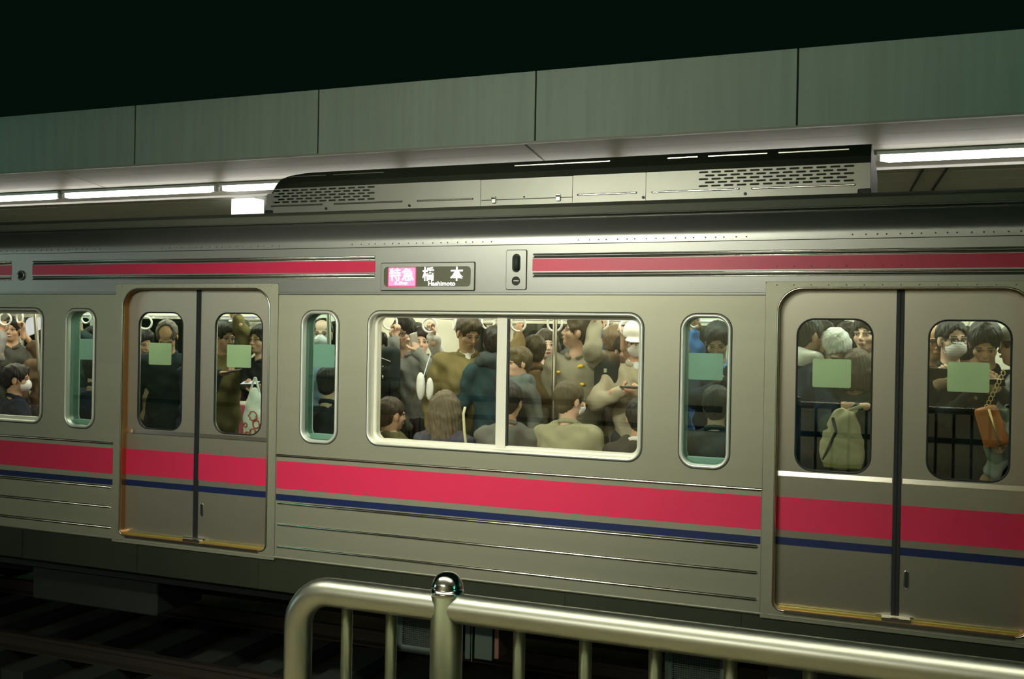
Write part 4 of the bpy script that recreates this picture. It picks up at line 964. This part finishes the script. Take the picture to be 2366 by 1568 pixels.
person('person in bright blue sleeve reaching up behind the grey parka', (2.745, 1.550, 2.645), 150, hair='short', coat=(.06,.20,.36), arms=(None, ((2.729, 1.300, 2.743), (.2, -.3, -1), UPV)))
person('person in brown tweed jacket standing behind the trench coat', (2.857, 1.220, 2.680), 75, hair='short', hcol=(.16,.11,.06), coat=(.22,.165,.10), hood=(.20,.15,.09))
tc = person('person in beige trench coat and white cap holding a phone in the big window', (3.117, 0.820, 2.697), -80, pitch=15, hair='short', coat=(.34,.31,.225), cap=(.82,.80,.76), mask=True, shirt=(.65,.72,.75), bulk=1.05,
       arms=(((3.217, 0.520, 2.356), None, (-1, -.1, .1)), ((3.070, 0.560, 2.346), None, (1, -.1, .05))), palm=((0, .3, 1), (0, .3, 1)), grip=(.5, .5), skin=(.50, .29, .20))
phone('dark phone in the hands of the person in beige trench coat', (3.163, 0.500, 2.381), (0, .25, 1), (1, 0, .04))
person('person hidden behind the white cap raising a bare hand to the last strap', (2.958, 1.120, 2.613), -60, hair='short', coat=(.20,.18,.13), arms=(((2.999, 0.900, 2.683), (.2, 0, -1), UPV), None), sleeve=(.3, 1), skin=PALE)
# ---- narrow window left of the right door
person('person with short black hair and light blue collar looking down, narrow window', (3.676, 0.800, 2.701), -85, pitch=30, hair='short', coat=(.02,.028,.04), collar=(.20,.38,.68), skin=DKSKIN, arms=(None, ((3.763, 0.550, 2.445), None, (-.5, -.2, .5))))
person('person in bright blue jacket reaching up in the narrow window', (3.372, 1.050, 2.659), -40, hair='short', coat=(.07,.20,.52), arms=(((3.495, 0.900, 2.757), (.2, .1, -1), UPV), None), skin=DKSKIN)
person('seated person with black hair and dark blue grey coat, narrow window by the right door', (3.744, 0.420, 2.290), 92, True, hair='short', coat=(.03,.042,.05), bulk=1.08)
# ---- right door, left leaf
person('person with dark cap of hair and black scarf turned away, white stripes on navy coat', (4.273, 0.620, 2.747), 40, hair='short', hcol=(.012,.02,.016), coat=(.014,.032,.065), scarf=(.012,.018,.018), bulk=1.12, long_coat=True, hood=(.75,.76,.75))
person('person with dark tanned face behind the dark haired traveller at the right door', (4.311, 1.250, 2.731), -75, hair='short', coat=BLACKC, skin=(.30,.17,.11))
person('elderly person with white hair looking down at the right door', (4.436, 0.620, 2.666), -60, pitch=48, hair='grey', hcol=(.62,.66,.64), coat=(.025,.04,.065), skin=PALE)
person('person with dark fringe and white mask between other heads at the right door', (4.486, 1.150, 2.717), -88, hair='bangs', coat=(.02,.03,.03), mask=True, skin=DKSKIN)
person('smiling person with pale face at the right edge of the door window', (4.618, 0.950, 2.764), -112, hair='bob', coat=(.02,.03,.03), skin=PALE)
bag_p = person('person with brown hair turned away in dark green coat carrying a canvas bag', (4.570, 0.550, 2.552), 100, hair='bob', hcol=(.07,.05,.03), coat=(.012,.028,.026), arms=(((4.599, 0.300, 2.328), None, (-1, 0, -.1)), None), grip=(.9, .8))
person('tall person with dark hair behind the white haired elder', (4.356, 1.500, 2.826), 60, hair='short', coat=(.015,.022,.02))
# ---- right door, right leaf
person('older person with tanned face and earphone at the left edge of the right door window', (5.017, 0.850, 2.715), -78, hair='thin', hcol=(.05,.05,.045), coat=(.02,.04,.045), collar=(.25,.36,.48), skin=(.44,.25,.13))
mg = person('person with white mask and thin glasses in dark coat reading a tablet', (5.114, 0.700, 2.735), -72, hyaw=6, hair='buzz', coat=(.022,.024,.022), mask=True, glasses=True, skin=(.66,.45,.33),
       arms=(((5.137, 0.460, 2.481), None, (-.6, -.1, .55)), ((4.992, 0.440, 2.459), None, (1, -.1, .3))), palm=((-.5, .5, .6), (.3, .6, .6)), grip=(.35, .35))
t_ = phone('dark tablet with a pale edge held up behind the door glass', (5.056, 0.420, 2.513), (.1, .9, .45), (0, -.4, 1), False, .085, .062, (.03, .018, .012))
person('person with black hair turned away between the mask and the young person', (5.216, 1.050, 2.691), 75, hair='short', coat=BLACKC)
yg = person('young person with black hair and black shirt looking down at a phone, right door', (5.281, 0.480, 2.720), -98, pitch=33, hyaw=4, hair='short', coat=(.012,.016,.016), skin=(.46,.27,.15),
       arms=(((5.344, 0.300, 2.445), None, (-.55, -.1, .6)), ((5.247, 0.300, 2.454), None, (.5, -.1, .6))), grip=(.5, .5), palm=((-.4, .6, .6), (.4, .6, .6)))
phone('black phone with a white edge in the hands of the young person', (5.304, 0.270, 2.496), (.05, .6, .8), (.95, 0, .25), True, .034, .07)
person('person in grey cap and pale grey jacket at the rightmost door window edge', (5.460, 0.550, 2.703), 160, hair='short', coat=(.36,.38,.37), cap=(.25,.24,.20), arms=(None, ((5.354, 0.260, 2.217), None, (0, -.1, -1))))

# ------------------------------------------------------------------ bags and other things held or worn by the passengers
def bag(name, label, cat, S, m, fold=None):
    v, q = S.mesh(fold); c = v.mean(0); c[2] = v[:, 2].min()
    o = np_obj(name, [(v, q, 0)], None, [m]); o.data.transform(Matrix.Translation(-Vector(c))); o.location = c; tag(o, label, cat); return o
def child(name, S, o, m, fold=None, label=None):
    v, q = S.mesh(fold); return np_obj(name, [(v, q, 0)], o, [m], label)
A = np.array
# white carrier bag with orange red print
c = A((0.326, 0.300, 2.113)); S = Sdf(.010, .03).ell(c + A((0, .0, -.07)), (.10, .045, .17)).ell(c + A((0, 0, .05)), (.07, .035, .13))
o = bag('shopping_bag', 'white plastic shopping bag with orange red print at the left door', 'bag', S, mat('white_bag', (.70, .74, .70), .45, 0, .5, 16), lambda P: .006 * np.sin(40 * P[:, 0] + 20 * P[:, 2]) * np.sin(30 * P[:, 2]))
for k, (dx, dz, r) in enumerate(((.02, -.03, .034), (.05, -.09, .030), (-.045, -.10, .016), (-.03, -.17, .02), (.02, -.15, .026))):
    K = 14; pts = [c + A((dx + r * math.cos(2 * PI * q / K) * (1 + .25 * math.sin(3 * q + k)), -.0485 + .012 * abs(dz + .05), dz + r * math.sin(2 * PI * q / K))) for q in range(K + 1)]
    MB().tube(pts, .0045, 6).out('print_swirl', mat('print_red', (.55, .07, .03), .6), o)
child('bag_handle', Sdf(.006, .005).cone(c + A((-.04, 0, .15)), c + A((-.005, 0, .25)), .009).cone(c + A((.04, 0, .15)), c + A((.005, 0, .25)), .009), o, mat('white_bag', (.7, .7, .7)))
# backpack of the black coated person
c = A((1.189, 0.720, 2.445)); S = Sdf(.010, .03).box(c, (.12, .07, .17), None, .05).box(c + A((0, -.06, -.06)), (.09, .035, .08), None, .03)
o = bag('backpack', 'black backpack with small metal zip pulls at the left end of the big window', 'backpack', S, cloth((.016, .024, .026)))
for dx, dz in ((.03, .03), (.045, -.045), (-.05, .05)):
    MB().tube([c + A((dx, -.105 if dz < 0 else -.078, dz)), c + A((dx + .004, -.107 if dz < 0 else -.080, dz - .028))], .0045, 8).out('zip_pull', STEEL_BRIGHT, o, True)
MB().tube([c + A((-.09, -.073, .07)), c + A((0, -.080, .09)), c + A((.09, -.073, .06))], .004, 8).out('zip', STEEL, o, True)
# two white bundles hanging in front of the olive coat
c = A((1.569, 0.620, 2.332)); S = Sdf(.008, .015).ell(c + A((-.02, 0, 0)), (.035, .03, .10)).ell(c + A((.05, 0, -.02)), (.028, .025, .085))
o = bag('white_pouch', 'white drawstring pouch hanging in two lobes behind the big window', 'pouch', S, mat('pouch_white', (.72, .74, .72), .8, 0, .3, 20), lambda P: .004 * np.sin(60 * P[:, 0] + 8 * P[:, 2]))
MB().tube([c + A((.0, 0, .07)), c + A((.035, .04, .24))], .004, 6).out('drawstring', MASK, o)
# shoulder strap bag of the plaid coat
c = A((2.061, 0.280, 2.043)); o = MB().tube([c + A((-.028, .06, .17)), c + A((-.022, .02, .13)), c + A((.0, -.008, .02)), c + A((.02, -.006, -.12)), c + A((.02, .0, -.28))], .010, 8).out('bag_strap', mat('cream_strap', (.55, .53, .33), .8), None, True)
tag(o, 'cream shoulder strap over the back of the dark plaid coat', 'strap')
# handbag with a gold rimmed handle on a lap opposite
c = A((2.224, 1.150, 2.028)); S = Sdf(.010, .03).box(c, (.13, .06, .09), None, .04); o = bag('handbag', 'brown handbag with gold trimmed handle between two seated persons', 'handbag', S, mat('bag_brown', (.12, .09, .05), .6))
MB().tube([c + A((-.07 + .07 * (1 - math.cos(t * PI / 10)), -.01, .07 + .10 * math.sin(t * PI / 10))) for t in range(11)], .008, 8).out('handle', mat('gold_metal', (.75, .60, .28), .3, .9), o, True)
# black satchel in front of the tweed jacket
c = A((2.913, 0.800, 2.408)); S = Sdf(.010, .02).box(c, (.09, .05, .14), None, .03); o = bag('satchel', 'black satchel hanging beside the beige trench coat', 'bag', S, cloth((.012, .018, .017)))
MB().box(c[0] - .012, c[0] + .012, c[1] - .058, c[1] - .048, c[2] + .06, c[2] + .09, .006).out('buckle', STEEL, o)
# canvas bag
c = A((4.509, 0.260, 2.135)); S = Sdf(.010, .04).ell(c + A((.0, 0, -.06)), (.128, .055, .12)).ell(c + A((.005, 0, .03)), (.108, .05, .12)).ell(c + A((.01, 0, .10)), (.075, .045, .085)).box(c + A((.01, 0, -.12)), (.11, .045, .03), None, .02)
o = bag('canvas_bag', 'beige canvas drawstring bag carried at the right door', 'bag', S, mat('canvas_beige', (.34, .31, .19), .9, 0, .4, 40, .2, 9), lambda P: .006 * np.sin(45 * P[:, 0] + 9 * np.sin(12 * P[:, 2])) * np.clip((P[:, 2] - c[2] + .1) * 6, 0, 1))
MB().tube([c + A((-.05, -.045, .13)), c + A((-.03, -.052, .05)), c + A((-.075, -.056, -.06)), c + A((-.10, -.035, -.12))], .009, 8).out('bag_strap', BLACK, o, True)
child('bag_handle', Sdf(.006, .006).cone(c + A((.04, 0, .14)), c + A((.10, .01, .19)), .010).cone(c + A((-.02, 0, .15)), c + A((.10, .01, .20)), .010), o, mat('canvas_beige', (.4, .4, .3)))
MB().box(c[0] - .10, c[0] + .115, c[1] - .05, c[1] + .045, c[2] - .165, c[2] - .135, .01).out('bag_base', mat('canvas_olive', (.20, .19, .06), .9), o)
# orange leather bag on a gold chain
c = A((5.302, 0.220, 2.254)); ax_ = unit((.30, -.06, -1)); u_ = unit(np.cross(ax_, (0, 1, 0))); w_ = np.cross(ax_, u_); Mx = np.stack([ax_, u_, w_], 1)
S = Sdf(.007, .012).cone(c - ax_ * .085, c + ax_ * .085, .062, .066).box(c + ax_ * .215, (.1, .15, .15), Mx, .005, .014, -1).box(c - ax_ * .215, (.1, .15, .15), Mx, .005, .014, -1)
o = bag('leather_bag', 'orange brown leather bag with gold zip on a chain at the right door', 'bag', S, mat('leather_orange', (.42, .13, .022), .45, 0, .15, 90))
MB().tube([c - ax_ * .105 + A((.012, -.063, .0)), c + A((.012, -.069, 0)), c + ax_ * .10 + A((.012, -.068, 0))], .006, 8).out('zip', mat('gold_metal', (.75, .6, .28)), o, True)
for k in range(9):
    q = c - ax_ * .125 + A((.012 + .010 * k, .0, -.012 + .024 * k)); K = 10
    MB().tube([q + A((.010 * math.cos(2 * PI * t / K), .004 * (k % 2), .014 * math.sin(2 * PI * t / K))) for t in range(K + 1)], .003, 6, False).out('chain_link', mat('gold_metal', (.75, .6, .28)), o, True)
c = A((5.378, 0.300, 2.252)); S = Sdf(.010, .03).ell(c + A((.02, .03, .05)), (.07, .05, .16)).ell(c + A((-.03, .02, -.13)), (.08, .05, .09))
bag('plastic_bag', 'crumpled grey green plastic bag behind the orange leather bag', 'bag', S, mat('bag_grey', (.20, .25, .21), .4, 0, .5, 18), lambda P: .008 * np.sin(38 * P[:, 0] + 22 * P[:, 2]) * np.sin(31 * P[:, 2] - 12 * P[:, 0]))
